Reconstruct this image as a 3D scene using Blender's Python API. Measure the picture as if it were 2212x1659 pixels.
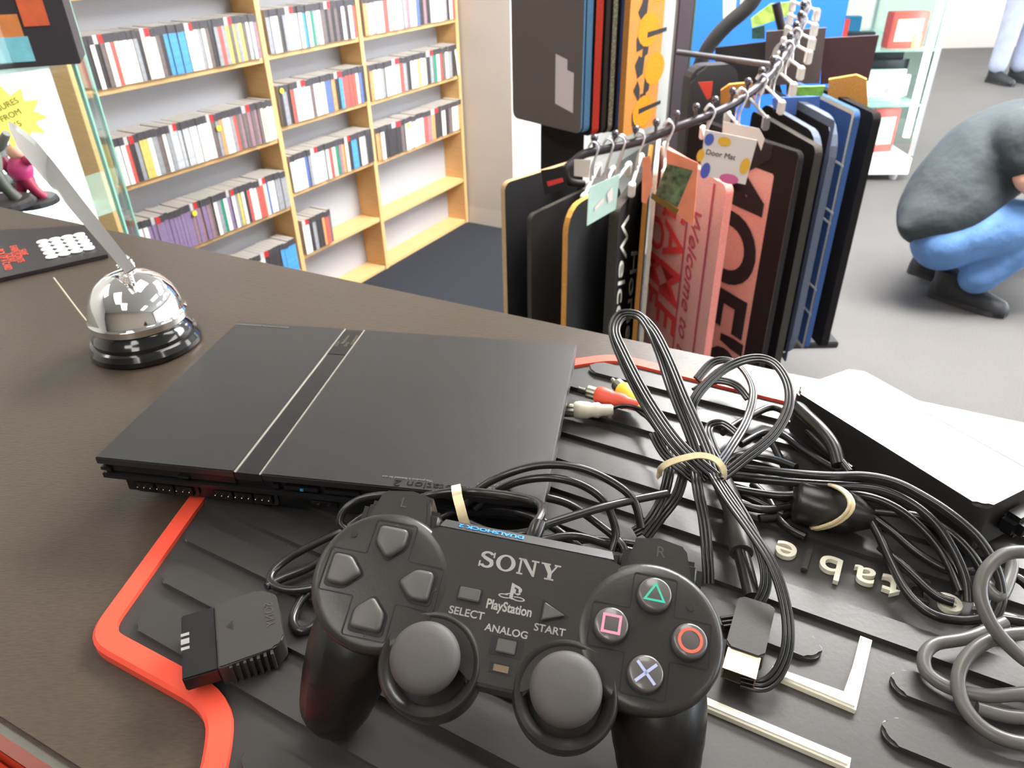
import bpy, bmesh, math, random
from math import sin, cos, pi, radians as RD
from mathutils import Vector as V, Matrix, Quaternion
import numpy as np
random.seed(7)
for o in list(bpy.data.objects): bpy.data.objects.remove(o, do_unlink=True)
SC = bpy.context.scene
COL = SC.collection
# ---------------------------------------------------------------- camera
W, H, FPX, PITCH, ROLL, EYE = 2212, 1659, 1600.0, RD(32.0), -0.0218, 1.36
_f = V((0, cos(PITCH), -sin(PITCH))); _r0 = V((1, 0, 0)); _u0 = _r0.cross(_f)
_r = _r0*cos(ROLL) + _u0*sin(ROLL); _u = -_r0*sin(ROLL) + _u0*cos(ROLL)
EYEP = V((0, 0, EYE))
cd = bpy.data.cameras.new('camera'); cam = bpy.data.objects.new('camera', cd); COL.objects.link(cam)
cd.sensor_width = 36; cd.lens = FPX*36/W; cd.clip_start = .01; cd.clip_end = 60
cam.matrix_world = Matrix(((_r.x, _u.x, -_f.x, 0), (_r.y, _u.y, -_f.y, 0), (_r.z, _u.z, -_f.z, EYE), (0, 0, 0, 1)))
cd.dof.use_dof = True; cd.dof.focus_distance = .30; cd.dof.aperture_fstop = 28
SC.camera = cam
# ---------------------------------------------------------------- world, exposure, room lights
SC.view_settings.view_transform = 'Standard'; SC.view_settings.look = 'None'
SC.view_settings.gamma = 1; SC.view_settings.use_curve_mapping = False
SC.view_settings.exposure = 0.0
wd = bpy.data.worlds.new('world'); SC.world = wd; wd.use_nodes = True
wd.node_tree.nodes['Background'].inputs[0].default_value = (.93, .96, 1, 1)
wd.node_tree.nodes['Background'].inputs[1].default_value = 10.0
PANEL_EMIT = 7.0
FAR_FILL_EMIT = 38.0
BANK_EMIT = 56.0
BANK = [(.95, 2.62, 'left of the row above the mat stand'), (1.50, 2.45, 'in the middle of the row above the mat stand'), (2.20, 2.2, 'right of the row above the mat stand')]
# ---------------------------------------------------------------- helpers
def ray(px, py): return _f*FPX + _r*(px-W/2) - _u*(py-H/2)
def onz(px, py, z):
    d = ray(px, py); return EYEP + d*((z-EYE)/d.z)
def ond(px, py, dist):          # horizontal distance from the eye
    d = ray(px, py); return EYEP + d*(dist/math.hypot(d.x, d.y))
def onpl(px, py, P, N):
    d = ray(px, py); return EYEP + d*((P-EYEP).dot(N)/d.dot(N))
def tag(o, label=None, cat=None, group=None, kind=None):
    if label: o['label'] = label
    if cat: o['category'] = cat
    if group: o['group'] = group
    if kind: o['kind'] = kind
    return o
def empty(name, loc=(0, 0, 0), rz=0):
    o = bpy.data.objects.new(name, None); COL.objects.link(o); o.location = loc; o.rotation_euler = (0, 0, rz)
    o.empty_display_size = .02
    return o
def me(name, vs, fs, mats, parent=None, smooth=False, mi=None, loc=None):
    m = bpy.data.meshes.new(name); m.from_pydata([tuple(v) for v in vs], [], fs); m.update()
    if not isinstance(mats, (list, tuple)): mats = [mats]
    for a in mats: m.materials.append(a)
    if mi: m.polygons.foreach_set('material_index', mi)
    if smooth:
        m.polygons.foreach_set('use_smooth', [True]*len(m.polygons))
    o = bpy.data.objects.new(name, m); COL.objects.link(o); o.parent = parent
    if loc is not None: o.location = loc
    return o
class MB:
    def __init__(s): s.v = []; s.f = []; s.m = []
    def add(s, vs, fs, mi=0, M=None):
        k = len(s.v)
        s.v += [tuple((M @ V(v)) if M else v) for v in vs]
        s.f += [tuple(i+k for i in f) for f in fs]; s.m += [mi]*len(fs)
    def box(s, c, d, mi=0, M=None, bev=0, seg=2):
        bm = bmesh.new(); bmesh.ops.create_cube(bm, size=1)
        for v in bm.verts: v.co = V((v.co.x*d[0]+c[0], v.co.y*d[1]+c[1], v.co.z*d[2]+c[2]))
        if bev: bmesh.ops.bevel(bm, geom=bm.edges[:], offset=bev, segments=seg, affect='EDGES')
        s.bm(bm, mi, M)
    def bm(s, bm, mi=0, M=None):
        bm.verts.index_update()
        s.add([v.co.copy() for v in bm.verts], [tuple(v.index for v in f.verts) for f in bm.faces], mi, M); bm.free()
    def prism(s, poly, z0, z1, mi=0, M=None, bev=0, seg=2, mitop=None):
        bm = bmesh.new(); b = [bm.verts.new((p[0], p[1], z0)) for p in poly]; t = [bm.verts.new((p[0], p[1], z1)) for p in poly]
        n = len(poly); bm.faces.new(b[::-1]); top = bm.faces.new(t)
        for i in range(n): bm.faces.new((b[i], b[(i+1) % n], t[(i+1) % n], t[i]))
        if bev: bmesh.ops.bevel(bm, geom=[e for e in top.edges], offset=bev, segments=seg, affect='EDGES')
        s.bm(bm, mi, M)
    def lathe(s, prof, n=32, mi=0, M=None):
        vs = []; fs = []
        for (r, z) in prof:
            for i in range(n): a = 2*pi*i/n; vs.append((r*cos(a), r*sin(a), z))
        for j in range(len(prof)-1):
            for i in range(n): fs.append((j*n+i, j*n+(i+1) % n, (j+1)*n+(i+1) % n, (j+1)*n+i))
        fs.append(tuple(range(n))[::-1]); fs.append(tuple((len(prof)-1)*n+i for i in range(n)))
        s.add(vs, fs, mi, M)
    def tube(s, pts, r, n=10, mi=0, sm=6, closed=False):
        pts = [V(p) for p in pts]
        P = cr(pts, sm, closed) if sm > 1 else pts
        s.sweep(P, [[(r*cos(2*pi*i/n), r*sin(2*pi*i/n)) for i in range(n)]], None, mi, closed, r if callable(r) else None)
    def sweep(s, P, sections, N=None, mi=0, closed=False, rf=None):
        fr = frames(P, N, closed)
        for sec in sections:
            n = len(sec); vs = []; fs = []
            for k, (p, a, b) in enumerate(fr):
                for (x, y) in sec: vs.append(p + a*x + b*y)
            L = len(fr)
            for j in range(L-1 if not closed else L):
                for i in range(n):
                    j2 = (j+1) % L
                    fs.append((j*n+i, j*n+(i+1) % n, j2*n+(i+1) % n, j2*n+i))
            if not closed: fs.append(tuple(range(n))[::-1]); fs.append(tuple((L-1)*n+i for i in range(n)))
            s.add(vs, fs, mi)
    def taper(s, pts, rs, n=14, mi=0, sm=5, flat=1.0):
        k = [V((*p, )) for p in pts]; P = cr(k, sm); Rr = [q.x for q in cr([V((r, 0, 0)) for r in rs], sm)]
        fr = frames(P, None, False); vs = []; fs = []
        for (p, a, b), r in zip(fr, Rr):
            for i in range(n): t = 2*pi*i/n; vs.append(p+a*r*cos(t)+b*r*flat*sin(t))
        for j in range(len(fr)-1):
            for i in range(n): fs.append((j*n+i, j*n+(i+1) % n, (j+1)*n+(i+1) % n, (j+1)*n+i))
        fs.append(tuple(range(n))[::-1]); fs.append(tuple((len(fr)-1)*n+i for i in range(n)))
        s.add(vs, fs, mi)
    def build(s, name, mats, parent=None, smooth=False, loc=None, auto=None):
        o = me(name, s.v, s.f, mats, parent, smooth, s.m, loc)
        if auto:
            o.data.polygons.foreach_set('use_smooth', [True]*len(o.data.polygons))
            sharp_by_angle(o.data, RD(auto))
        return o
def sharp_by_angle(m, ang):
    bm = bmesh.new(); bm.from_mesh(m); bmesh.ops.recalc_face_normals(bm, faces=bm.faces[:])
    for e in bm.edges:
        if len(e.link_faces) == 2: e.smooth = e.calc_face_angle(0) < ang
        else: e.smooth = False
    bm.to_mesh(m); bm.free()
def cr(P, n, closed=False):
    out = []; L = len(P)
    for i in range(L if closed else L-1):
        if closed: a, b, c, d = P[i-1], P[i], P[(i+1) % L], P[(i+2) % L]
        else: a, b, c, d = P[max(i-1, 0)], P[i], P[i+1], P[min(i+2, L-1)]
        for k in range(n):
            t = k/n
            out.append(.5*((2*b)+(c-a)*t+(2*a-5*b+4*c-d)*t*t+(3*b-a-3*c+d)*t**3))
    if not closed: out.append(P[-1].copy())
    return out
def frames(P, N=None, closed=False):
    out = []; L = len(P); prev = None
    for i in range(L):
        if closed: t = P[(i+1) % L]-P[i-1]
        else: t = P[min(i+1, L-1)]-P[max(i-1, 0)]
        if t.length < 1e-9: t = V((0, 0, 1))
        t.normalize()
        if N is not None:
            a = t.cross(V(N) if not callable(N) else V(N(i/(L-1)))); 
            if a.length < .05 and prev is not None: a = prev.copy()
            a.normalize()
            if prev is not None:
                if a.dot(prev) < 0: a = -a
                a = (a*.5+prev*.5).normalized()
            a = (a-t*a.dot(t)).normalized()
        else:
            if prev is None: a = t.orthogonal().normalized()
            else: a = (prev-t*prev.dot(t)).normalized()
        prev = a; b = t.cross(a)
        out.append((P[i], a, b))
    return out
def rrect(w, h, r, n=5, cx=0, cy=0):
    out = []
    for (sx, sy, a0) in ((1, 1, 0), (-1, 1, 90), (-1, -1, 180), (1, -1, 270)):
        for k in range(n+1):
            a = RD(a0+90*k/n); out.append((cx+sx*(w/2-r)+r*cos(a), cy+sy*(h/2-r)+r*sin(a)))
    return out
def circ(r, n=32, cx=0, cy=0): return [(cx+r*cos(2*pi*i/n), cy+r*sin(2*pi*i/n)) for i in range(n)]
def text_mesh(txt, size, ext=.0001, off=0, shear=0, space=1, ax='CENTER', sx=1.0):
    c = bpy.data.curves.new('t', 'FONT'); c.body = txt; c.size = size; c.extrude = ext; c.offset = off; c.shear = shear
    c.space_character = space; c.align_x = ax; c.align_y = 'CENTER'; c.resolution_u = 6
    o = bpy.data.objects.new('t', c); COL.objects.link(o); bpy.context.view_layer.update()
    m = bpy.data.meshes.new_from_object(o); bpy.data.objects.remove(o); bpy.data.curves.remove(c)
    vs = [(v.co.x*sx, v.co.y, v.co.z) for v in m.vertices]; fs = [tuple(p.vertices) for p in m.polygons]
    bpy.data.meshes.remove(m); return vs, fs
def text_obj(name, txt, size, mat_, parent, M, **k):
    vs, fs = text_mesh(txt, size, **k); b = MB(); b.add(vs, fs, 0, M); return b.build(name, mat_, parent)
def axes(o, x, y, z): return Matrix(((x[0], y[0], z[0], o[0]), (x[1], y[1], z[1], o[1]), (x[2], y[2], z[2], o[2]), (0, 0, 0, 1)))
# ---------------------------------------------------------------- materials
_mc = {}
def mat(name, col, rough=.5, metal=0, bump=0, bscale=200, var=0, vscale=40, spec=.5, stretch=None, coat=0, emit=0, trans=0, alpha=1, ior=1.45, bdist=.001, coords='Object'):
    if name in _mc: return _mc[name]
    m = bpy.data.materials.new(name); m.use_nodes = True; nt = m.node_tree; b = nt.nodes['Principled BSDF']
    if len(col) == 3: col = (*col, 1)
    b.inputs['Base Color'].default_value = col; b.inputs['Roughness'].default_value = rough; b.inputs['Metallic'].default_value = metal
    b.inputs['Specular IOR Level'].default_value = spec; b.inputs['Coat Weight'].default_value = coat; b.inputs['IOR'].default_value = ior
    b.inputs['Transmission Weight'].default_value = trans; b.inputs['Alpha'].default_value = alpha
    if emit: b.inputs['Emission Color'].default_value = col; b.inputs['Emission Strength'].default_value = emit
    if bump or var:
        tc = nt.nodes.new('ShaderNodeTexCoord'); mp = nt.nodes.new('ShaderNodeMapping'); nt.links.new(tc.outputs[coords], mp.inputs[0])
        if stretch: mp.inputs['Scale'].default_value = stretch[:3]; mp.inputs['Rotation'].default_value = (0, 0, stretch[3] if len(stretch) > 3 else 0)
    if bump:
        n = nt.nodes.new('ShaderNodeTexNoise'); n.inputs['Scale'].default_value = bscale; n.inputs['Detail'].default_value = 3
        nt.links.new(mp.outputs[0], n.inputs[0]); bp = nt.nodes.new('ShaderNodeBump'); bp.inputs['Strength'].default_value = bump; bp.inputs['Distance'].default_value = bdist
        nt.links.new(n.outputs[0], bp.inputs['Height']); nt.links.new(bp.outputs[0], b.inputs['Normal'])
    if var:
        n = nt.nodes.new('ShaderNodeTexNoise'); n.inputs['Scale'].default_value = vscale; n.inputs['Detail'].default_value = 4
        nt.links.new(mp.outputs[0], n.inputs[0]); r = nt.nodes.new('ShaderNodeValToRGB')
        c = V(col[:3]); r.color_ramp.elements[0].position = .3; r.color_ramp.elements[1].position = .7
        r.color_ramp.elements[0].color = (*(c*(1-var)), 1); r.color_ramp.elements[1].color = (*[min(1, x) for x in c*(1+var)], 1)
        nt.links.new(n.outputs[0], r.inputs[0]); nt.links.new(r.outputs[0], b.inputs['Base Color'])
    _mc[name] = m; return m
def glass(name='pane_glass', tint=(.93, 1, .97), a=.10):
    if name in _mc: return _mc[name]
    m = bpy.data.materials.new(name); m.use_nodes = True; nt = m.node_tree; nt.nodes.remove(nt.nodes['Principled BSDF'])
    t = nt.nodes.new('ShaderNodeBsdfTransparent'); t.inputs[0].default_value = (*tint, 1); g = nt.nodes.new('ShaderNodeBsdfGlossy'); g.inputs['Roughness'].default_value = .02
    fr = nt.nodes.new('ShaderNodeMath'); fr.operation = 'MULTIPLY_ADD'; fr.inputs[1].default_value = .5; fr.inputs[2].default_value = .03
    lw = nt.nodes.new('ShaderNodeLayerWeight'); lw.inputs[0].default_value = .5; pw_ = nt.nodes.new('ShaderNodeMath'); pw_.operation = 'POWER'; pw_.inputs[1].default_value = 5
    nt.links.new(lw.outputs['Facing'], pw_.inputs[0]); nt.links.new(pw_.outputs[0], fr.inputs[0]); mx = nt.nodes.new('ShaderNodeMixShader')
    nt.links.new(fr.outputs[0], mx.inputs[0]); nt.links.new(t.outputs[0], mx.inputs[1]); nt.links.new(g.outputs[0], mx.inputs[2])
    nt.links.new(mx.outputs[0], nt.nodes['Material Output'].inputs[0]); _mc[name] = m; return m
def srgb(r, g, b):
    f = lambda c: (c/255/12.92) if c/255 <= .04045 else ((c/255+.055)/1.055)**2.4
    return (f(r), f(g), f(b))
# ================================================================ the room
A0 = V((-.65219, 3.06743, 0)); T = V((.49995, .86606, 0)).normalized(); NN = V((T.y, -T.x, 0)); Z = V((0, 0, 1))
def sh(s, n, z): return A0 + T*s + NN*n + Z*z
def quad(name, pts, m, kind='structure', thick=None):
    o = me(name, pts, [tuple(range(len(pts)))], m)
    if kind: o['kind'] = kind
    return o
CEIL = 2.75
mwall = mat('wall_paint', srgb(203, 197, 190), .75, bump=.05, bscale=300, var=.015, vscale=3)
mceil = mat('ceiling_paint', srgb(225, 225, 222), .8, var=.02, vscale=4)
mcarp = mat('carpet', srgb(134, 139, 147), .95, bump=.6, bscale=900, var=.10, vscale=350, spec=.1, bdist=.004)
def carpet():
    m = mat('blue_grey_carpet', srgb(137, 140, 145), .9, bump=.7, bscale=700, spec=.15, bdist=.004)
    nt = m.node_tree; b = nt.nodes['Principled BSDF']
    tc = nt.nodes.new('ShaderNodeTexCoord')
    n1 = nt.nodes.new('ShaderNodeTexNoise'); n1.inputs['Scale'].default_value = 450; n1.inputs['Detail'].default_value = 3
    n2 = nt.nodes.new('ShaderNodeTexNoise'); n2.inputs['Scale'].default_value = 1.3; n2.inputs['Detail'].default_value = 2
    r1 = nt.nodes.new('ShaderNodeValToRGB'); r1.color_ramp.elements[0].position = .35; r1.color_ramp.elements[1].position = .65
    r1.color_ramp.elements[0].color = (*srgb(88, 87, 86), 1); r1.color_ramp.elements[1].color = (*srgb(134, 132, 130), 1)
    mx = nt.nodes.new('ShaderNodeMix'); mx.data_type = 'RGBA'; mx.blend_type = 'MULTIPLY'; mx.inputs[0].default_value = .25
    nt.links.new(tc.outputs['Object'], n1.inputs[0]); nt.links.new(tc.outputs['Object'], n2.inputs[0])
    nt.links.new(n1.outputs[0], r1.inputs[0]); nt.links.new(r1.outputs[0], mx.inputs[6]); nt.links.new(n2.outputs[0], mx.inputs[7])
    nt.links.new(mx.outputs[2], b.inputs['Base Color']); return m
mcar = carpet()
# darker navy entrance carpet in front of the shelves (its own colour), grey carpet elsewhere
quad('floor', [(-6, -3, 0), (9, -3, 0), (9, 12, 0), (-6, 12, 0)], mcar)
e0 = onz(1140, 640, 0); 
navy = mat('navy_carpet', srgb(54, 57, 63), .95, bump=.7, bscale=700, spec=.12, var=.22, vscale=420, bdist=.004)
b = MB(); b.add([sh(-1.2, .0, .004), sh(-1.2, 1.55, .004), sh(.86, 1.55, .004), sh(.86, .0, .004)], [(0, 1, 2, 3)]); o = b.build('floor_carpet', navy)
o['kind'] = 'structure'
o = quad('ceiling', [(-6, -3, CEIL), (-6, 12, CEIL), (9, 12, CEIL), (9, -3, CEIL)], mceil)
# walls
WE = onz(1110, 496, 0); nE = (WE-A0).dot(NN)                 # the end wall stops here and turns the corner
quad('wall_left', [sh(-6, -.14, 0), sh(1.2, -.14, 0), sh(1.2, -.14, CEIL), sh(-6, -.14, CEIL)], mwall)
b = MB()
b.add([sh(.88, -.14, 0), sh(.88, nE, 0), sh(.88, nE, CEIL), sh(.88, -.14, CEIL), sh(6.6, nE, 0), sh(6.6, nE, CEIL)], [(0, 1, 2, 3), (1, 4, 5, 2)])
o = b.build('wall_back', mwall); o['kind'] = 'structure'
b = MB(); b.add([sh(.872, -.1, 0), sh(.872, nE+.008, 0), sh(.872, nE+.008, .09), sh(.872, -.1, .09), sh(3, nE+.008, 0), sh(3, nE+.008, .09)], [(0, 1, 2, 3), (1, 4, 5, 2)])
o = b.build('baseboard_back', mat('skirting', srgb(214, 208, 198), .5)); o['kind'] = 'structure'
quad('wall_far', [(-6, 9.4, 0), (9, 9.4, 0), (9, 9.4, CEIL), (-6, 9.4, CEIL)], mwall)
quad('wall_front', [(-6, -3, 0), (9, -3, 0), (9, -3, CEIL), (-6, -3, CEIL)], mat('back_room_paint', srgb(150, 140, 128), .8))
quad('wall_side', [(-6, -3, 0), (-6, 12, 0), (-6, 12, CEIL), (-6, -3, CEIL)], mwall)
# shopfront on the right: low wall, glazing with mullions, header
XR = 6.4
b = MB(); b.box((XR, 4.5, .1), (.2, 15, .2)); b.box((XR, 4.5, CEIL-.1), (.2, 15, .2))
for y in (-2.9, 11.9): b.box((XR, y, 1.3), (.2, .3, 2.6))
o = b.build('wall_right', mwall); o['kind'] = 'structure'
fr_m = mat('window_frame_white', srgb(235, 235, 235), .4)
w = empty('window_1', (XR, 4.5, .2)); w['kind'] = 'structure'
b = MB()
for k in range(8): b.box((0, -7+2*k, 1.175), (.06, .05, 2.35))
b.build('window_frame', fr_m, w)
b = MB(); b.box((.0, 0, 1.175), (.008, 14.8, 2.34)); b.build('pane', glass('shop_window', (.97, .99, 1)), w)
# ceiling light panels
pan = mat('light_diffuser', (1, .96, .91), .5, emit=PANEL_EMIT); pfr = mat('light_frame', srgb(230, 230, 230), .4)
lp = [(-2.0, .6), (-.9, -.5), (.2, .9), (2.1, .6), (3.4, 3.0), (4.2, .6), (4.2, 2.6), (2.1, 5.2), (4.2, 5.2), (4.2, 7.6), (2.1, 7.6), (-.4, -1.6), (2.1, -1.6)]
LPN = ['over the counter end near the glass cabinet', 'behind the counter near the left wall', 'above the service counter', 'above the card counter on the right', 'above the mat stand',
       'by the shopfront beside the counter', 'by the shopfront over the crouching person', 'over the glass cabinet aisle', 'by the shopfront in the middle aisle', 'by the shopfront at the far end', 'over the far aisle', 'behind the counter on the left', 'behind the counter on the right']
# brighter bank of three panels ahead on the right, the ones mirrored in the counter
bank = mat('bank_diffuser', (1, .98, .95), .5, emit=BANK_EMIT)
for (x, y, nm) in BANK:
    t = empty('ceiling_light', (x, y, CEIL)); q = MB(); q.box((0, 0, -.012), (.62, 1.22, .022)); q.build('frame', pfr, t)
    q = MB(); q.box((0, 0, -.026), (.56, 1.16, .006)); q.build('diffuser', bank, t); tag(t, 'extra bright white ceiling light panel '+nm, 'ceiling light', 'bright ceiling light panels')
first = None
for (x, y), nm in zip(lp, LPN):
    if first is None:
        t = empty('ceiling_light', (x, y, CEIL)); q = MB(); q.box((0, 0, -.012), (.62, 1.22, .022)); f1 = q.build('frame', pfr, t)
        q = MB(); q.box((0, 0, -.026), (.56, 1.16, .006)); f2 = q.build('diffuser', pan, t); first = (t, f1, f2)
    else:
        t = first[0].copy(); COL.objects.link(t); t.location = (x, y, CEIL)
        for c in first[1:]: d = c.copy(); COL.objects.link(d); d.parent = t
        if y > 4:
            d.data = d.data.copy(); d.data.materials[0] = mat('far_fill_diffuser', (1, .98, .96), .5, emit=FAR_FILL_EMIT)  # far panels: stronger glow added as fill to brighten the distant floor
    tag(t, 'white square ceiling light panel '+nm, 'ceiling light', 'ceiling light panels')
# ================================================================ shelving with dividers
wood = mat('pale_wood', srgb(218, 176, 120), .55, var=.07, vscale=14, stretch=(1, 1, 12))
bpan = mat('back_panel_grey', srgb(172, 173, 178), .7)
un = empty('shelving_unit', A0); tag(un, 'tall pale wooden shelving unit with grey back panel filled with game cases', 'shelves')
un.rotation_euler = (0, 0, math.atan2(T.y, T.x))               # local x = T, local y = -NN
b = MB(); b.box((-.094, .112, .93), (1.91, .012, 1.86)); b.build('back_panel', bpan, un)
DIV = [-1.045, -.347, .165, .857]
for d_ in DIV:
    b = MB(); b.box((d_, .05, .93), (.022, .112, 1.86), bev=.001, seg=1); b.build('divider', wood, un)
BAYZ = {0: [.03, .2, .46, .71, .975, 1.22, 1.46], 1: [.03, .2, .46, .71, .98, 1.22, 1.46], 2: [.02, .25, .502, .745, .985, 1.23, 1.47], 3: [.02, .24, .493, .74, .985, 1.23, 1.47]}
bays = [(-1.045, -.347, 1), (-.347, .165, 2), (.165, .857, 3)]
for (a, c, k) in bays:
    for z in BAYZ[k]:
        b = MB(); b.box(((a+c)/2, .052, z-.009), (c-a-.023, .106, .018), bev=.001, seg=1); b.build('shelf', wood, un)
# ---- game cases: one object each
CC = dict(W=(238, 236, 230, 'white'), K=(62, 58, 60, 'black'), R=(206, 92, 84, 'red'), L=(78, 150, 212, 'light blue'), B=(92, 112, 172, 'blue'), Y=(206, 190, 104, 'yellow'),
          G=(150, 152, 156, 'grey'), P=(140, 118, 154, 'purple'), O=(220, 150, 98, 'orange'), T=(48, 132, 108, 'green'), D=(112, 100, 98, 'dark brown'), C=(236, 226, 196, 'cream'), M=(150, 120, 130, 'mottled pink'), S=(190, 192, 196, 'silver'))
bodym = mat('case_plastic', srgb(176, 172, 166), .45)
headm = {'K': mat('case_header_dark', srgb(70, 66, 70), .4), 'R': mat('case_header_red', srgb(190, 50, 50), .4), 'S': mat('case_header_silver', srgb(190, 188, 186), .4)}
def casemat(k):
    c = CC[k]; return mat('case_spine_'+c[3].replace(' ', '_'), srgb(*c[:3]), .45, var=.18 if k not in 'WC' else .04, vscale=60)
_cm = {}
def case_mesh(k, hd, th, ht, dp):
    key = (k, hd, round(th, 3), round(ht, 3))
    if key in _cm: return _cm[key]
    b = MB(); e = .0006; hh = ht*.83
    x = th/2
    vs = [(-x, 0, 0), (x, 0, 0), (x, 0, hh), (-x, 0, hh), (x, 0, ht), (-x, 0, ht), (-x, dp, 0), (x, dp, 0), (x, dp, ht), (-x, dp, ht)]
    fs = [(0, 1, 2, 3), (3, 2, 4, 5), (1, 7, 8, 4, 2), (0, 3, 5, 9, 6), (5, 4, 8, 9), (6, 9, 8, 7), (0, 6, 7, 1)]
    m = bpy.data.meshes.new('game_case'); m.from_pydata(vs, [], fs); m.materials.append(casemat(k)); m.materials.append(headm[hd]); m.materials.append(bodym)
    m.polygons.foreach_set('material_index', [0, 1, 2, 2, 2, 2, 2]); m.update(); _cm[key] = m; return m
ORD = ['first', 'second', 'third', 'fourth', 'fifth', 'sixth', 'seventh', 'eighth', 'ninth', 'tenth', 'eleventh', 'twelfth', 'thirteenth', 'fourteenth', 'fifteenth', 'sixteenth', 'seventeenth', 'eighteenth', 'nineteenth', 'twentieth']
ang = math.atan2(T.y, T.x)
def row(seq, s0, s1, z, where, ht=.137, n0=.0, heads='KKKKRKKSKK'):
    n = len(seq); wts = [1+.25*random.random() for _ in seq]; tot = sum(wts); s = s0; cnt = {}; tl = {c: seq.count(c) for c in set(seq)}
    for i, c in enumerate(seq):
        th = round((s1-s0)*wts[i]/tot, 3); hd = heads[(i*7+3*len(seq)) % len(heads)]
        h = ht - random.choice([0, 0, 0, .001, .003])
        m = case_mesh(c, hd, th-.0012, h, .092)
        o = bpy.data.objects.new('game_case', m); COL.objects.link(o)
        o.location = sh(s+th/2, .012+random.uniform(-.002, .004)+n0, z+.0005); o.rotation_euler = (0, 0, ang)
        cn = CC[c][3]; cnt[c] = cnt.get(c, 0)+1
        pos = ('only ' if tl[c] == 1 else ORD[cnt[c]-1]+' ')
        tag(o, pos+cn+' game case '+('' if tl[c] == 1 else 'from the left ')+where, 'game case', 'game cases on the wooden shelves')
        s += th
row('KWKDWRCWWWGKCWWDKLLLLLWWWGCDKGRGYDYGYDSSM', -.995, -.365, .98, 'on the top shelf of left bay')
row('WWRKGYYWGDWGSSSSSWWWWWWDGOWWGRDMDMDMDCCCC', -.995, -.36, .71, 'on the middle shelf of left bay')
row('WWPPPPPPPPPPPMPMPMDWGTWPWGYWKRWWRRCBWWGGGG', -.995, -.36, .46, 'on the lower shelf of left bay')
row('RCYWKKKKLLLL', -.62, -.375, .2, 'on the lowest filled shelf of left bay')
row('GWWKGWWWWLWTGWDKDKDKWKWR', -.325, .14, .985, 'on the top shelf of middle bay')
row('KGKRWWWWDWCWBBOKLRRRRCBK', -.33, .15, .745, 'on the second shelf of middle bay')
row('WWWWBGWWWSWRCTMOWKLLKWSKK', -.33, .15, .502, 'on the third shelf of middle bay')
row('WWKGKKORD', -.325, -.16, .25, 'at the left end of a mostly empty shelf')
row('OCGWWRSSWWGMWWBKMKSWWWGKWR', .185, .845, .985, 'on the top shelf of right bay')
row('OWWGCCWCRGKWWYWWKGTWRDWGK', .18, .81, .74, 'on the second shelf of right bay')
row('OWKKKKDWWWWWRMOKKWKDWWO', .18, .845, .493, 'on the third shelf of right bay')
def lean(s, z, tilt, c, lab):
    o = bpy.data.objects.new('game_case', case_mesh(c, 'K', .016, .137, .092)); COL.objects.link(o); o.location = sh(s, .014, z+.0005)
    o.rotation_euler = Matrix.Rotation(ang, 3, 'Z').to_euler(); o.rotation_mode = 'XYZ'
    o.matrix_world = Matrix.Translation(sh(s, .014, z+.003)) @ Matrix.Rotation(ang, 4, 'Z') @ Matrix.Rotation(tilt, 4, 'Y')
    tag(o, lab, 'game case', 'game cases on the wooden shelves')
lean(.838, .74, -.16, 'W', 'white game case leaning at the right end of second shelf')
# yellow price tags clipped on the shelf fronts
tg = mat('yellow_tag', srgb(240, 228, 60), .5)
for (s, z, lab) in [(-.62, .8, 'among white cases on the middle shelf of left bay'), (-.79, .565, 'beside purple cases on the lower shelf'), (-.315, .865, 'at the left end of the middle bay'), (.4, .6, 'on the third shelf of right bay')]:
    b = MB(); b.prism(circ(.009, 14), 0, .0015, M=axes(sh(s, .019, z), T, Z, NN)); tag(b.build('price_tag', tg), 'small round yellow price tag '+lab, 'price tag', 'yellow price tags')
# ================================================================ the counter
MZ = 1.105; CZ = 1.099
cu = V((cos(RD(-27.4)), sin(RD(-27.4)), 0)); cv = V((-cu.y, cu.x, 0))
far0 = onz(1126, 682, CZ); near0 = onz(0, 1558, CZ)
vf = far0.dot(cv); vn = near0.dot(cv)
def cp(u, v, z=0): return cu*u + cv*v + Z*z
ctop = mat('counter_laminate', srgb(72, 62, 53), .33, bump=.35, bscale=220, var=.16, vscale=260, stretch=(1, 5, 1, RD(30)), spec=.42, bdist=.0006)
cside = mat('counter_front', srgb(60, 52, 48), .6)
ct = empty('service_counter', cp(.2, (vf+vn)/2, 0)); tag(ct, 'long dark brown service counter with fine wood grain top', 'counter')
def loc(pts, root): return [tuple(V(p)-root.location) for p in pts]
b = MB(); Mc = axes(-ct.location, cu, cv, Z)
b.box((.2, (vf+vn)/2, CZ-.0125), (4.4, vf-vn, .025), M=Mc, bev=.0015, seg=2); b.build('worktop', ctop, ct)
b = MB(); b.box((.2, vn-.001, CZ-.013), (4.4, .003, .02), M=Mc); b.build('edge_trim', mat('edge_metal', srgb(150, 150, 140), .3, metal=.8), ct)
b = MB(); b.box((.2, (vf+vn)/2+.16, .54), (4.2, vf-vn-.36, 1.07), M=Mc); b.build('counter_body', cside, ct)
# red storage box tucked below the near edge
rb = empty('storage_box', cp(-.26, vn-.06, .93)); tag(rb, 'glossy red plastic box below the near edge of counter', 'box')
rp = mat('red_plastic', srgb(226, 70, 44), .25, coat=.4)
b = MB(); Mr = axes((0, 0, 0), cu, cv, Z)
b.box((0, 0, 0), (.5, .14, .1), M=Mr, bev=.012, seg=3); b.build('body', rp, rb, auto=40)
b = MB(); b.box((0, 0, .052), (.52, .155, .012), M=Mr, bev=.005, seg=3); b.build('rim', rp, rb, auto=40)
b = MB(); b.box((-.26, vn+.05, .44), (.6, .5, .88), M=axes((0, 0, 0), cu, cv, Z)); tag(b.build('under_counter_cabinet', cside), 'dark low cabinet under the counter carrying the red box', 'cabinet')
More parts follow.
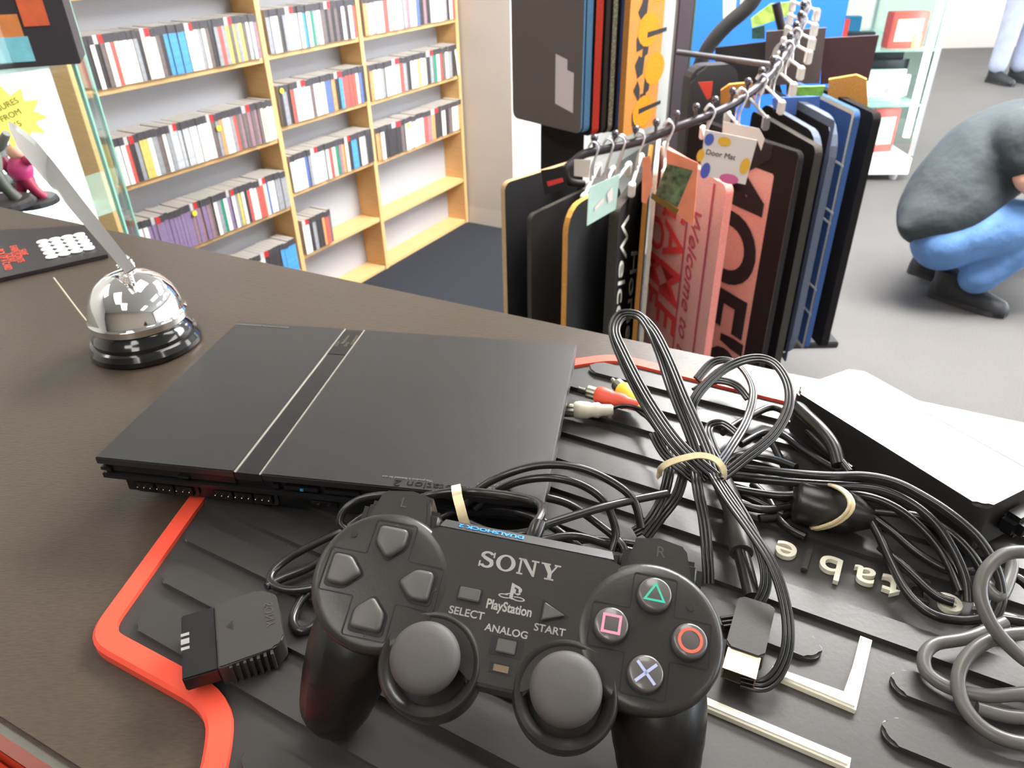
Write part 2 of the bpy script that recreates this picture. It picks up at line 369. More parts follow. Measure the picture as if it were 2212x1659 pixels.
# ================================================================ rubber counter mat
mu = V((cos(RD(-29.5)), sin(RD(-29.5)), 0)); mv = V((-mu.y, mu.x, 0))
Mm = axes((0, 0, 0), mu, mv, Z)
cm = empty('counter_mat', (0, 0, 0)); tag(cm, 'black ribbed rubber counter mat with red border and raised white lettering', 'mat')
rub = mat('mat_rubber', srgb(52, 50, 49), .36, bump=.15, bscale=500, var=.05, vscale=80, spec=.6, bdist=.0003)
red = mat('mat_red_border', srgb(236, 82, 60), .42, spec=.5)
def offset(poly, d):
    n = len(poly); out = []
    for i in range(n):
        p0, p1, p2 = V((*poly[i-1], 0)), V((*poly[i], 0)), V((*poly[(i+1) % n], 0))
        a = (p1-p0).normalized(); c = (p2-p1).normalized(); na = V((-a.y, a.x, 0)); nc = V((-c.y, c.x, 0)); m = (na+nc).normalized()
        out.append(tuple((p1+m*(d/max(.4, m.dot(na)))).xy))
    return out
def roundp(poly, r, n=6):
    out = []; L = len(poly)
    for i in range(L):
        p0, p1, p2 = V((*poly[i-1], 0)), V((*poly[i], 0)), V((*poly[(i+1) % L], 0))
        d1 = min(r, (p0-p1).length*.45); d2 = min(r, (p2-p1).length*.45)
        a = p1+(p0-p1).normalized()*d1; c = p1+(p2-p1).normalized()*d2
        for k in range(n+1):
            t = k/n; out.append(tuple(((1-t)**2*a+2*t*(1-t)*p1+t*t*c).xy))
    return out
outl = [(-.2650, .0925), (-.191, .0945), (-.1753, .077), (-.150, .035), (-.11, .0), (.62, 0.0), (.70, .08), (.70, .36), (.64, .4245), (-.1575, .4245), (-.185, .400), (-.309, .203), (-.299, .176)]
P0 = roundp(outl, .014); P1 = offset(P0, .0015); P2 = offset(P0, .0098)
def ring(b, A, B, za, zb, mi=0):
    n = len(A); b.add([(p[0], p[1], za) for p in A]+[(p[0], p[1], zb) for p in B], [(i, (i+1) % n, n+(i+1) % n, n+i) for i in range(n)], mi, Mm)
b = MB(); ring(b, P0, P0, CZ+.0002, CZ+.0045); ring(b, P0, P1, CZ+.0045, CZ+.006); ring(b, P1, P2, CZ+.006, CZ+.006); ring(b, P2, offset(P0, .0103), CZ+.006, CZ+.0035)
bo = b.build('border', red, cm)
b = MB(); b.prism(offset(P0, .0100), CZ+.0002, CZ+.0042, M=Mm); b.build('base_sheet', rub, cm)
RZ = CZ+.0042
def rib(u0, u1, v, w=.0130, h=.0028):
    b = MB(); b.prism(rrect(u1-u0, w, w*.48, 6, (u0+u1)/2, v), RZ-.0003, RZ+h, M=Mm, bev=.0011, seg=3); return b.build('rib', rub, cm, auto=35)
pt = .0238
for k in range(-2, 11):
    v = .161+pt*k
    le = -.2539-.539*(v-.1072)+.0045 if v < .19 else -.309+.63*(v-.203)+.0175
    if k == 10: le = -.1652
    if 4.5 <= k <= 5.5: rib(le, -.03, v); rib(.135, .6, v); continue
    if 2.5 <= k <= 3.5: rib(le, .011, v) ; rib(.0366, .6, v); continue
    if k in (2, 1): rib(le, -.06, v); rib(.0359, .6, v); continue
    if k == 0: rib(le, -.06, v); rib(.045, .6, v); continue
    if k == 10: rib(le, .56, v, .0145); continue
    rib(le, .62, v)
for v, u0 in ((.0895, -.166), (.0655, -.150), (.0415, -.13)): rib(u0, .6, v)
cream = mat('cream_rubber', srgb(232, 228, 208), .45)
def bar(pts, w=.0046, h=.0032):
    b = MB(); L = []; R_ = []
    P = [V((*p, 0)) for p in pts]
    for i, p in enumerate(P):
        if i == 0: d = (P[1]-P[0]).normalized(); p = p-d*w*.35
        elif i == len(P)-1: d = (P[-1]-P[-2]).normalized(); p = p+d*w*.35
        else:
            d1 = (P[i]-P[i-1]).normalized(); d2 = (P[i+1]-P[i]).normalized(); n1 = V((-d1.y, d1.x, 0)); n2 = V((-d2.y, d2.x, 0)); m = (n1+n2).normalized(); m = m/m.dot(n1)
            L.append(tuple((p+m*w/2).xy)); R_.append(tuple((p-m*w/2).xy)); continue
        n = V((-d.y, d.x, 0)); L.append(tuple((p+n*w/2).xy)); R_.append(tuple((p-n*w/2).xy))
    b.prism(R_+L[::-1], RZ-.0003, RZ+h, M=Mm, bev=.0009, seg=3); return b.build('white_frame_bar', cream, cm, auto=50)
bar([(-.0035, .2135), (.0245, .2128), (.0258, .246)])
bar([(-.0445, .1872), (.0262, .1875)])
bar([(-.058, .246), (-.0635, .2), (-.0455, .1872)])
# lettering, reading away from the camera side: upside down in the picture
for ch, u, white in zip('elbatpecca', (-.0137, -.004, .0065, .0207, .0318, .0425, .0555, .0685, .0795, .0925), (1, 0, 1, 1, 1, 0, 1, 1, 1, 1)):
    vs, fs = text_mesh(ch, .0215, ext=.0012, off=.0001, sx=1.06)
    Mt = axes(mu*u+mv*.2828+Z*(RZ+.0014), -mu, -mv, Z)
    b = MB()
    if ch == 'l': b.box((0, 0, 0), (.0026, .0150, .0024), M=Mt, bev=.0004)
    else: b.add(vs, fs, 0, Mt)
    o = b.build('letter', cream if white else rub, cm)
    if white: o['label'] = 'raised cream letter '+ch
# ================================================================ slim black console
CT = 1.1331
cf = V((.9833, -.1819, 0)).normalized(); cb = V((-cf.y, cf.x, 0)); ori = onz(203, 988, CT)
con = empty('game_console', ori + Z*(-.0285)); tag(con, 'slim black game console lying flat, partly on the ribbed mat', 'game console')
con.rotation_euler = (0, 0, math.atan2(cf.y, cf.x))
plas = mat('console_plastic', srgb(31, 30, 31), .34, bump=.35, bscale=2600, var=.22, vscale=1800, spec=.8, bdist=.0002)
plas2 = mat('console_strip', srgb(30, 29, 30), .22, spec=.6)
plasd = mat('console_black', srgb(22, 22, 23), .35, spec=.5)
silv = mat('console_line', srgb(170, 165, 155), .35, metal=.5)
CW, CDp, CH = .2305, .152, .0285
x1, x2 = .0765, .0905
b = MB(); b.box(((x1)/2, CDp/2, CH-.0022), (x1, CDp, .0044), bev=.0006); b.build('top_panel', plas, con)
b = MB(); b.box((x2+(CW-x2)/2, CDp/2, CH-.0022), (CW-x2, CDp, .0044), bev=.0006); b.build('disc_lid', plas, con)
b = MB(); b.box(((x1+x2)/2, CDp/2, CH-.0028), (x2-x1, CDp-.0004, .0044)); b.build('centre_strip', plas2, con)
b = MB()
for x in (x1+.0004, x2-.0004): b.box((x, CDp/2, CH-.0004), (.0006, CDp, .0006))
b.build('strip_line', silv, con)
b = MB(); b.box((CW/2, CDp/2+.001, CH-.0072), (CW-.003, CDp-.004, .0056)); b.build('upper_band', plasd, con)
b = MB(); b.box((CW/2, CDp/2, CH-.0118), (CW-.001, CDp, .0034), bev=.0006)
b.box((CW-.002, CDp/2, CH-.0072), (.0036, CDp, .0018), bev=.0003)
b.box((.004, .002, CH-.0072), (.006, .004, .0018), bev=.0003); b.build('middle_rail', plasd, con)
b = MB(); b.box((CW/2, CDp/2+.003, .0092), (CW-.012, CDp-.008, .0148), bev=.001); b.build('lower_body', plasd, con)
b = MB()
for x, y in ((.02, .02), (CW-.02, .02), (.02, CDp-.02), (CW-.02, CDp-.02)): b.lathe([(.005, -.0006), (.005, .002)], 16, M=Matrix.Translation((x, y, 0)))
b.build('feet', plasd, con)
# memory slot doors
b = MB(); b.box((.041, .0028, CH-.0074), (.068, .002, .0042), bev=.0003); b.build('memory_card_door', plasd, con)
b = MB(); b.box((.047, .0012, CH-.0078), (.006, .0016, .0012)); b.build('door_tab', plasd, con)
pin = mat('pin_metal', srgb(190, 186, 170), .25, metal=1)
for x0 in (.012, .056):
    b = MB(); b.prism(rrect(.037, .0092, .003, 5, x0+.0185, .0078), 0, .0016, M=axes((0, .0075, 0), (1, 0, 0), (0, 0, 1), (0, -1, 0))); p = b.build('controller_port', plas2, con)
    for g in range(3):
        b = MB(); b.box((x0+.0078+g*.0108, .0052, .0078), (.0098, .0014, .0062), bev=.0003); b.build('port_socket', mat('port_black', (.006, .006, .006), .4), p)
    for k in range(9):
        b = MB(); b.lathe([(.00045, 0), (.00045, .0012), (.0002, .0014)], 8, M=axes((x0+.0035+k*.0036+(k//3)*.0003, .0048, .0078), (1, 0, 0), (0, 0, 1), (0, -1, 0))); b.build('contact_pin', pin, p)
b = MB(); b.box((.118, .0062, .0078), (.014, .002, .0052), bev=.0004); p = b.build('infrared_window', plas2, con)
b = MB()
for dx in (-.0028, .0028): b.lathe([(.0007, 0), (.0005, .0008)], 8, M=axes((.118+dx, .0052, .0085), (1, 0, 0), (0, 0, 1), (0, -1, 0)))
b.build('contact_pin', pin, p)
for (x, w_, nm) in ((.0965, .004, 'eject_lamp'), (.110, .018, 'power_button'), (.131, .018, 'reset_button')):
    b = MB(); b.box((x, .0016, CH-.0078), (w_, .0022, .0022), bev=.0003); b.build(nm, plasd, con)
b = MB(); b.box((.1105, .0002, CH-.0078), (.0016, .0006, .0012)); b.build('power_symbol', mat('blue_mark', srgb(60, 130, 190), .4, ), con)
gold = mat('gold_print', srgb(128, 120, 96), .4, metal=.4); gprint = mat('grey_print', srgb(126, 124, 122), .45); dprint = mat('dark_gloss_print', srgb(24, 23, 24), .25)
# printing at the rear of the strip and along the front of the lid, running sideways
def ctext(name, txt, size, x, y, rot, m, z=CH+.0002, **k):
    return text_obj(name, txt, size, m, con, Matrix.Translation((x, y, z)) @ Matrix.Rotation(rot, 4, 'Z'), **dict(dict(ext=.00006), **k))
b = MB(); b.box(((x1+x2)/2, CDp-.018, CH-.0005), (x2-x1-.002, .03, .0002)); b.build('print_panel', dprint, con)
for i, tx in enumerate(('SONY', 'PlayStation', 'DVD', 'COMPACT')): ctext('printed_text', tx, .0026, x1+.0028+i*.0031, CDp-.018+(.004 if i % 2 else -.002), pi/2, gold, z=CH-.0003)
ctext('printed_text', 'SONY COMPUTER ENTERTAINMENT', .0023, .020, CDp-.004, pi, gprint)
ctext('printed_text', 'PlayStation 2', .0062, .178, .0035, pi, dprint, sx=1.3)
ctext('printed_text', 'This product is licensed for use', .002, .163, .0072, pi, gprint)
for k in range(3): ctext('printed_text', 'FOR MODEL SCPH', .0019, .205, .0085-.0025*k, pi, gprint)
# ================================================================ game controller
KS = .97
KM = Matrix(((0.97341, 0.22829, -0.01875), (-0.2124, 0.86897, -0.44697), (-0.08574, 0.43907, 0.89435)))
ko = V((-0.001746, 0.175085, 1.1609269))
pad = empty('game_controller', ko); tag(pad, 'black gamepad with two thumbsticks and coloured symbol buttons, propped on its cable', 'game controller')
pad.matrix_world = Matrix.Translation(ko) @ (KM*KS).to_4x4()
pm = mat('pad_plastic', srgb(44, 42, 40), .31, bump=.18, bscale=900, var=.04, vscale=300, spec=.55, bdist=.0002)
pd = mat('pad_lower', srgb(19, 18, 18), .36, bump=.1, bscale=900, spec=.5, bdist=.0002)
pb = mat('pad_button', srgb(80, 78, 76), .4, bump=.1, bscale=1200, spec=.5, bdist=.0002)
pr = mat('stick_rubber', srgb(78, 76, 75), .55, bump=.15, bscale=1600, spec=.4, bdist=.0003)
pgap = mat('pad_gap', (.004, .004, .004), .5)
prt = mat('pad_print', srgb(150, 147, 143), .5)
mm_ = .001
def pk(poly): return [(x*mm_, y*mm_) for x, y in poly]
def mprism(name, poly, z0, z1, m, par=pad, bev=0, seg=2, auto=35):
    b = MB(); b.prism(pk(poly), z0*mm_, z1*mm_, bev=bev*mm_, seg=seg); return b.build(name, m, par, auto=auto)
# shell by sections: one continuous body with horns, made from a remeshed union
def shell():
    mb = bpy.data.metaballs.new('sh'); mb.resolution = .0017; mb.threshold = .6
    o = bpy.data.objects.new('sh', mb); COL.objects.link(o)
    def el(x, y, z, r): e = mb.elements.new(); e.co = (x*mm_, y*mm_, z*mm_); e.radius = r*mm_*1.32; e.stiffness = 3
    def eli(x, y, z, sx, sy, sz):
        e = mb.elements.new(); e.type = 'ELLIPSOID'; e.co = (x*mm_, y*mm_, z*mm_); e.radius = 10*mm_*1.3; e.stiffness = 3; e.size_x = sx/10; e.size_y = sy/10; e.size_z = sz/10
    for s in (-1, 1):
        eli(s*50, 0, -14, 24, 24, 13); eli(s*52, -12, -19, 21, 18, 14)
        for k in range(9):
            t = k/8; el(s*(56+5*t), -18-23*t, -20-14*t-3*t*t, 17.2-3.8*t)
        eli(s*30, 4, -15, 18, 18, 11)
    eli(0, 2, -14, 26, 22, 10)
    bpy.context.view_layer.update(); dg = bpy.context.evaluated_depsgraph_get()
    m = bpy.data.meshes.new_from_object(o.evaluated_get(dg)); bpy.data.objects.remove(o); bpy.data.metaballs.remove(mb)
    m.materials.clear(); m.materials.append(pd); m.polygons.foreach_set('use_smooth', [True]*len(m.polygons))
    for v in m.vertices:
        if v.co.z > -.0035: v.co.z = -.0035
    o = bpy.data.objects.new('shell', m); COL.objects.link(o); o.parent = pad; return o
shell()
# centre deck
deck = [(-36, 22.5), (-31, 24.5), (30, 24.5), (36, 22.5), (36, -6), (24, -18), (12, -24), (10, -28), (-10, -28), (-12, -24), (-24, -18), (-36, -6)]
mprism('centre_deck', deck, -14, -.6, pm, bev=1.0)
# sloping rear lip in front of the cable
b = MB(); b.add([V(v)*mm_ for v in [(-33, 24.2, -1.2), (33, 24.2, -1.2), (32, 28.2, -4.5), (-32, 28.2, -4.5), (32, 29, -16), (-32, 29, -16), (-33, 20, -16), (33, 20, -16)]], [(0, 1, 2, 3), (3, 2, 4, 5), (0, 3, 5, 6), (1, 7, 4, 2)]); b.build('rear_lip', pm, pad)
# round ends
for s in (-1, 1):
    b = MB(); prof = [(25.4, -13), (25.9, -3.4), (25.75, -2.4), (25.3, -1.5), (24.6, -.85), (23.4, -.35), (21.5, -.08), (16, .12), (0.01, .25)]
    b.lathe([(r*mm_, z*mm_) for r, z in prof], 72, M=Matrix.Translation((s*48.5*mm_, 0, 0))); b.build('pad_disc', pm, pad, auto=50)
    # cross shaped recess outline
    a_, c_ = 22.0, 8.0
    cross = [(c_, a_), (c_, c_), (a_, c_), (a_, -c_), (c_, -c_), (c_, -a_), (-c_, -a_), (-c_, -c_), (-a_, -c_), (-a_, c_), (-c_, c_), (-c_, a_)]
    cross = [(x*(.93 if s > 0 else .97), y*(.93 if s > 0 else .97)) for x, y in cross][::-1]
    r0 = roundp(cross, 1.0, 3)
    b = MB(); n = len(r0); ri = []
    cx, cy = s*48.5, 0
    for i in range(n):
        p0, p1, p2 = V((*r0[i-1], 0)), V((*r0[i], 0)), V((*r0[(i+1) % n], 0)); d = (p2-p0).normalized(); q = p1+V((d.y, -d.x, 0))*.42; ri.append((q.x, q.y))
    b.add([((x+cx)*mm_, (y+cy)*mm_, .00032) for x, y in r0]+[((x+cx)*mm_, (y+cy)*mm_, .00032) for x, y in ri], [(i, (i+1) % n, n+(i+1) % n, n+i) for i in range(n)])
    b.build('cross_groove', pgap, pad)
    # stick well
    wx, wy = s*23.6, -24.6
    b = MB(); b.lathe([(17.6*mm_, -.016), (18.0*mm_, -.004), (17.7*mm_, -.0008), (17.0*mm_, .0), (15.6*mm_, -.0003), (13.4*mm_, -.0026), (12.6*mm_, -.008), (.1*mm_, -.009)], 64, M=Matrix.Translation((wx*mm_, wy*mm_, 0))); wl = b.build('stick_well', pm, pad, auto=50)
    st = (wx+(-.2), wy)
    b = MB(); b.lathe([(4*mm_, -.009), (4*mm_, .004), (9*mm_, .0062)], 24, M=Matrix.Translation((st[0]*mm_, st[1]*mm_, 0)))
    k = b.build('stick_stem', pgap, pad)
    b = MB(); b.lathe([(8*mm_, .0058), (10.9*mm_, .0066), (11.7*mm_, .0078), (11.75*mm_, .0092), (11.2*mm_, .0108), (9.8*mm_, .0120), (7*mm_, .0128), (.05*mm_, .0133)], 64, M=Matrix.Translation((st[0]*mm_, st[1]*mm_, 0))); b.build('thumbstick', pr, pad, auto=60)
    # shoulder buttons
    for lv, (y0, y1, w0, w1, z0, z1) in enumerate((( 22, 35.5, 25, 19.5, -11, -3.4), (24, 39.0, 19, 18, -25, -10.5))):
        shp = [(-w0/2, y0), (w0/2, y0), (w1/2, y1-2), (w1/2-2, y1), (-w1/2+2, y1), (-w1/2, y1-2)] if lv == 0 else [(-w0/2, y0), (w0/2, y0), (w1/2, y1-1), (0, y1+.6), (-w1/2, y1-1)]
        o = mprism('shoulder_button', [(x+s*49.5, y) for x, y in shp], z0, z1, pm, bev=1.6 if lv == 0 else 1.2, seg=4)
    b = MB(); b.box((s*49.5*mm_, 26*mm_, -15*mm_), (33*mm_, 12*mm_, 17*mm_), bev=.003, seg=3); b.build('shoulder_block', pd, pad, auto=40)
    text_obj('printed_letter', 'L1'[0] if s < 0 else 'R', .0058, prt if 0 else mat('etched', srgb(76, 74, 72), .3), pad, Matrix.Translation((s*49.5*mm_, 31*mm_, -.00325)), ext=.00006)
# direction buttons
def arrow(w, l): return [(-w/2, l/2), (w/2, l/2), (w/2, -l*.06), (0, -l/2), (-w/2, -l*.06)]
def pbtn(poly):
    if sum(poly[i-1][0]*poly[i][1]-poly[i][0]*poly[i-1][1] for i in range(len(poly))) < 0: poly = poly[::-1]
    L = [(0, .0), (0, 2.1), (.25, 2.6), (.7, 2.95), (1.3, 3.1)]; rings = [roundp(offset(poly, d) if d else poly, 1.9-d*.8, 5) for d, z in L]
    n = len(rings[0]); vs = [(x*mm_, y*mm_, z*mm_) for (d, z), R_ in zip(L, rings) for x, y in R_]; fs = []
    for j in range(len(L)-1):
        for i in range(n): fs.append((j*n+i, j*n+(i+1) % n, (j+1)*n+(i+1) % n, (j+1)*n+i))
    fs.append(tuple((len(L)-1)*n+i for i in range(n))); b = MB(); b.add(vs, fs); return b.build('direction_button', pb, pad, smooth=True)
for k, (dx, dy) in enumerate(((0, 1), (-1, 0), (0, -1), (1, 0))):
    a = k*pi/2; cx, cy = -48.5+dx*13.0, dy*13.0
    R2 = lambda p: (p[0]*cos(a)-p[1]*sin(a)+cx, p[0]*sin(a)+p[1]*cos(a)+cy)
    mprism('button_gap', roundp([R2(p) for p in arrow(13.0, 14.2)][::-1], 2.0, 4)[::-1], .1, .36, pgap)
    pbtn([R2(p) for p in arrow(10.8, 11.8)])
    # small engraved triangle
    tx, ty = -48.5+dx*20.2*.97, dy*20.2*.97; tri = [(0, 1.5), (-2.2, -1.0), (2.2, -1.0)]; ti = [(0, 1.0), (-1.5, -.72), (1.5, -.72)]
    rot = lambda p: ((p[0]*cos(a)-p[1]*sin(a)+tx)*mm_, (p[0]*sin(a)+p[1]*cos(a)+ty)*mm_, .00034)
    b = MB(); b.add([rot(p) for p in tri]+[rot(p) for p in ti], [(i, (i+1) % 3, 3+(i+1) % 3, 3+i) for i in range(3)]); b.build('arrow_mark', mat('etched', srgb(76, 74, 72), .3), pad)
# symbol buttons
symc = dict(t=mat('mark_green', srgb(64, 186, 160), .4), c=mat('mark_orange', srgb(238, 106, 84), .4), x=mat('mark_blue', srgb(172, 182, 220), .4), s=mat('mark_pink', srgb(236, 146, 170), .4))
cap = mat('symbol_cap', srgb(88, 84, 82), .22, spec=.6, coat=.3)
def frame_sym(b, outer, inner, z=.00405):
    n = len(outer); b.add([(x*mm_, y*mm_, z) for x, y in outer]+[(x*mm_, y*mm_, z) for x, y in inner], [(i, (i+1) % n, n+(i+1) % n, n+i) for i in range(n)])
for key, dx, dy, nm, lab in (('t', 0, 1, 'triangle_button', 'round button with a green triangle'), ('c', 1, 0, 'circle_button', 'round button with an orange red ring'), ('x', 0, -1, 'cross_button', 'round button with a pale blue cross'), ('s', -1, 0, 'square_button', 'round button with a pink square')):
    cx, cy = 48.5+dx*13.4, dy*13.4
    b = MB(); b.lathe([(6.6*mm_, .0001), (6.6*mm_, .00036), (.01*mm_, .0004)], 36, M=Matrix.Translation((cx*mm_, cy*mm_, 0))); b.build('button_gap', pgap, pad)
    b = MB(); b.lathe([(5.9*mm_, -.0005), (5.9*mm_, .0028), (5.6*mm_, .0036), (5.0*mm_, .0039), (.01*mm_, .0040)], 40, M=Matrix.Translation((cx*mm_, cy*mm_, 0))); q = b.build(nm, cap, pad, auto=50); q['label'] = lab
    b = MB()
    if key == 't': f = lambda r: [(cx+r*sin(a), cy-.5+r*cos(a)) for a in (0, 2*pi/3, 4*pi/3)]; frame_sym(b, f(4.6), f(3.1))
    if key == 'c': frame_sym(b, circ(4.2, 40, cx, cy), circ(3.2, 40, cx, cy))
    if key == 's': frame_sym(b, [(cx+x*3.3, cy+y*3.3) for x, y in ((1, 1), (-1, 1), (-1, -1), (1, -1))], [(cx+x*2.4, cy+y*2.4) for x, y in ((1, 1), (-1, 1), (-1, -1), (1, -1))])
    if key == 'x':
        for a in (pi/4, -pi/4):
            c0, s0 = cos(a), sin(a); L_, w_ = 4.6, .5
            b.add([((cx+x*c0-y*s0)*mm_, (cy+x*s0+y*c0)*mm_, .00405) for x, y in ((-L_, -w_), (L_, -w_), (L_, w_), (-L_, w_))], [(0, 1, 2, 3)])
    b.build('symbol_mark', symc[key], q)
# start, select, analog, lamp
def btn(name, poly, gapk, z=-.6, h=1.6):
    cx = sum(p[0] for p in poly)/len(poly); cy = sum(p[1] for p in poly)/len(poly)
    mprism('button_gap', roundp([((x-cx)*gapk+cx, (y-cy)*gapk+cy) for x, y in poly], .6, 3), z, z+.12, pgap)
    mprism(name, roundp(poly, .6, 3), z, z+h, pb, bev=.35, seg=3)
btn('select_button', [(-19.4, -1.3), (-11.8, -1.3), (-11.8, 3.1), (-19.4, 3.1)], 1.22)
btn('start_button', [(11.2, -2.8), (19.0, .3), (11.2, 3.6)], 1.35)
mprism('button_gap', [(-4.6, -17.2), (6.6, -17.2), (6.6, -10.9), (-4.6, -10.9)], -.6, -.46, pgap)
mprism('analog_button', roundp([(-2.2, -16.2), (4.4, -16.2), (4.4, -11.8), (-2.2, -11.8)], .5, 3), -.5, .9, pb, bev=.3)
mprism('button_gap', [(-3.2, -23.0), (4.4, -23.0), (4.4, -19.6), (-3.2, -19.6)], -.6, -.46, pgap)
mprism('status_lamp', [(-1.8, -22.4), (3.4, -22.4), (3.4, -20.2), (-1.8, -20.2)], -.5, -.2, mat('lamp_lens', srgb(120, 104, 84), .3))
def ptxt(t, size, x, y, z=-.00055, m=prt, rot=0, **k): return text_obj('printed_text', t, size*mm_, m, pad, Matrix.Translation((x*mm_, y*mm_, z)) @ Matrix.Rotation(rot, 4, 'Z'), **dict(dict(ext=.00004), **k))
ptxt('SELECT', 3.75, -15.2, -5.6, off=.00006, sx=1.05); ptxt('START', 3.6, 14.6, -5.4, off=.00006, sx=1.05); ptxt('ANALOG', 3.5, 0, -8.9, off=.00006, sx=1.05)
ptxt('PlayStation', 4.7, -.8, -.9, off=.00012, sx=.80)
# serif wordmark drawn as polygons (cap height 1)
def strokes(b, polys, ox, oy, sc, z=-.00053):
    for p in polys: b.add([((ox+x*sc)*mm_, (oy+y*sc)*mm_, z) for x, y in p], [tuple(range(len(p)))])
def arcband(cx, cy, rx, ry, tx, ty, a0, a1, n=18):
    out = []
    for i in range(n):
        a, c = RD(a0+(a1-a0)*i/n), RD(a0+(a1-a0)*(i+1)/n)
        o_ = lambda t, kx, ky: (cx+kx*cos(t), cy+ky*sin(t))
        q = [o_(a, rx, ry), o_(c, rx, ry), o_(c, rx-tx, ry-ty), o_(a, rx-tx, ry-ty)]
        if a1 < a0: q = q[::-1]
        out.append(q)
    return out
def rc(x0, y0, x1, y1): return [(x0, y0), (x1, y0), (x1, y1), (x0, y1)]
Sg = arcband(.5, .73, .42, .29, .22, .13, 25, 200) + arcband(.5, .28, .44, .30, .24, .13, 20, -155) + [[(.09, .66), (.32, .50), (.80, .30), (.92, .40), (.86, .53), (.42, .68), (.20, .78)]] + [rc(.84, .66, .94, 1.0), rc(.04, .0, .14, .36)]
Og = arcband(.6, .5, .6, .52, .26, .11, 0, 360, 30)
Ng = [rc(.1, 0, .22, 1), rc(0, 0, .38, .1), rc(0, .9, .42, 1), [(.16, 1), (.98, 0), (1.1, 0), (1.1, .12), (.44, 1)], rc(.96, 0, 1.1, 1), rc(.80, .9, 1.26, 1)]
Yg = [[(.12, .95), (.46, .95), (.70, .52), (.70, .38), (.48, .38)], [(.60, .42), (.72, .42), (1.04, .95), (.92, .95)], rc(.48, 0, .72, .42), rc(.32, 0, .88, .1), rc(0, .9, .56, 1), rc(.80, .9, 1.2, 1)]
b = MB(); sc_ = 6.0
for g, ox in ((Sg, -15.4), (Og, -9.0), (Ng, -1.0), (Yg, 7.4)): strokes(b, g, ox, 11.8, sc_)
b.build('printed_wordmark', prt, pad)
# upright P over a lying S
b = MB(); P_ = [[(-.2, 0), (.12, -.08), (.12, 1.3), (-.2, 1.42)], [(.12, 1.3), (.12, 1.08), (.50, .94), (.66, 1.02), (.60, 1.16)], [(.50, .94), (.50, .72), (.62, .62), (.80, .74), (.80, .98), (.66, 1.1)], [(.12, .52), (.50, .38), (.74, .5), (.70, .66), (.34, .52), (.28, .56), (.28, .9), (.12, .9)]]
S_ = arcband(-.62, .12, .58, .2, .16, .09, 60, 320, 16) + arcband(.62, .08, .62, .2, .16, .09, 140, -120, 16) + [[(-.5, .28), (-.2, .38), (-.2, .48), (-.6, .34)], [(.12, -.04), (.5, -.12), (.5, -.02), (.12, .08)]]
strokes(b, P_+S_, -.8, 2.6, 4.0); b.build('printed_logo', prt, pad)
# blue line on the rear lip, facing away
lip = Matrix.Translation((-13.6*mm_, 26.3*mm_, -.00272)) @ Matrix.Rotation(pi, 4, 'Z') @ Matrix.Rotation(RD(39.5), 4, 'X')
text_obj('printed_text', 'DUALSHOCK 2', .0030, mat('blue_print', srgb(40, 140, 226), .4), pad, lip, ext=.0001, off=.00008, sx=1.25)
scr = mat('screw_hole', srgb(28, 26, 26), .6)
for x, y in ((-63.5, 14), (61.5, 12)):
    b = MB(); b.lathe([(1.3*mm_, 0), (1.3*mm_, .00035), (.01*mm_, .00036)], 14, M=Matrix.Translation((x*mm_, y*mm_, 0))); b.build('dot_mark', scr, pad)
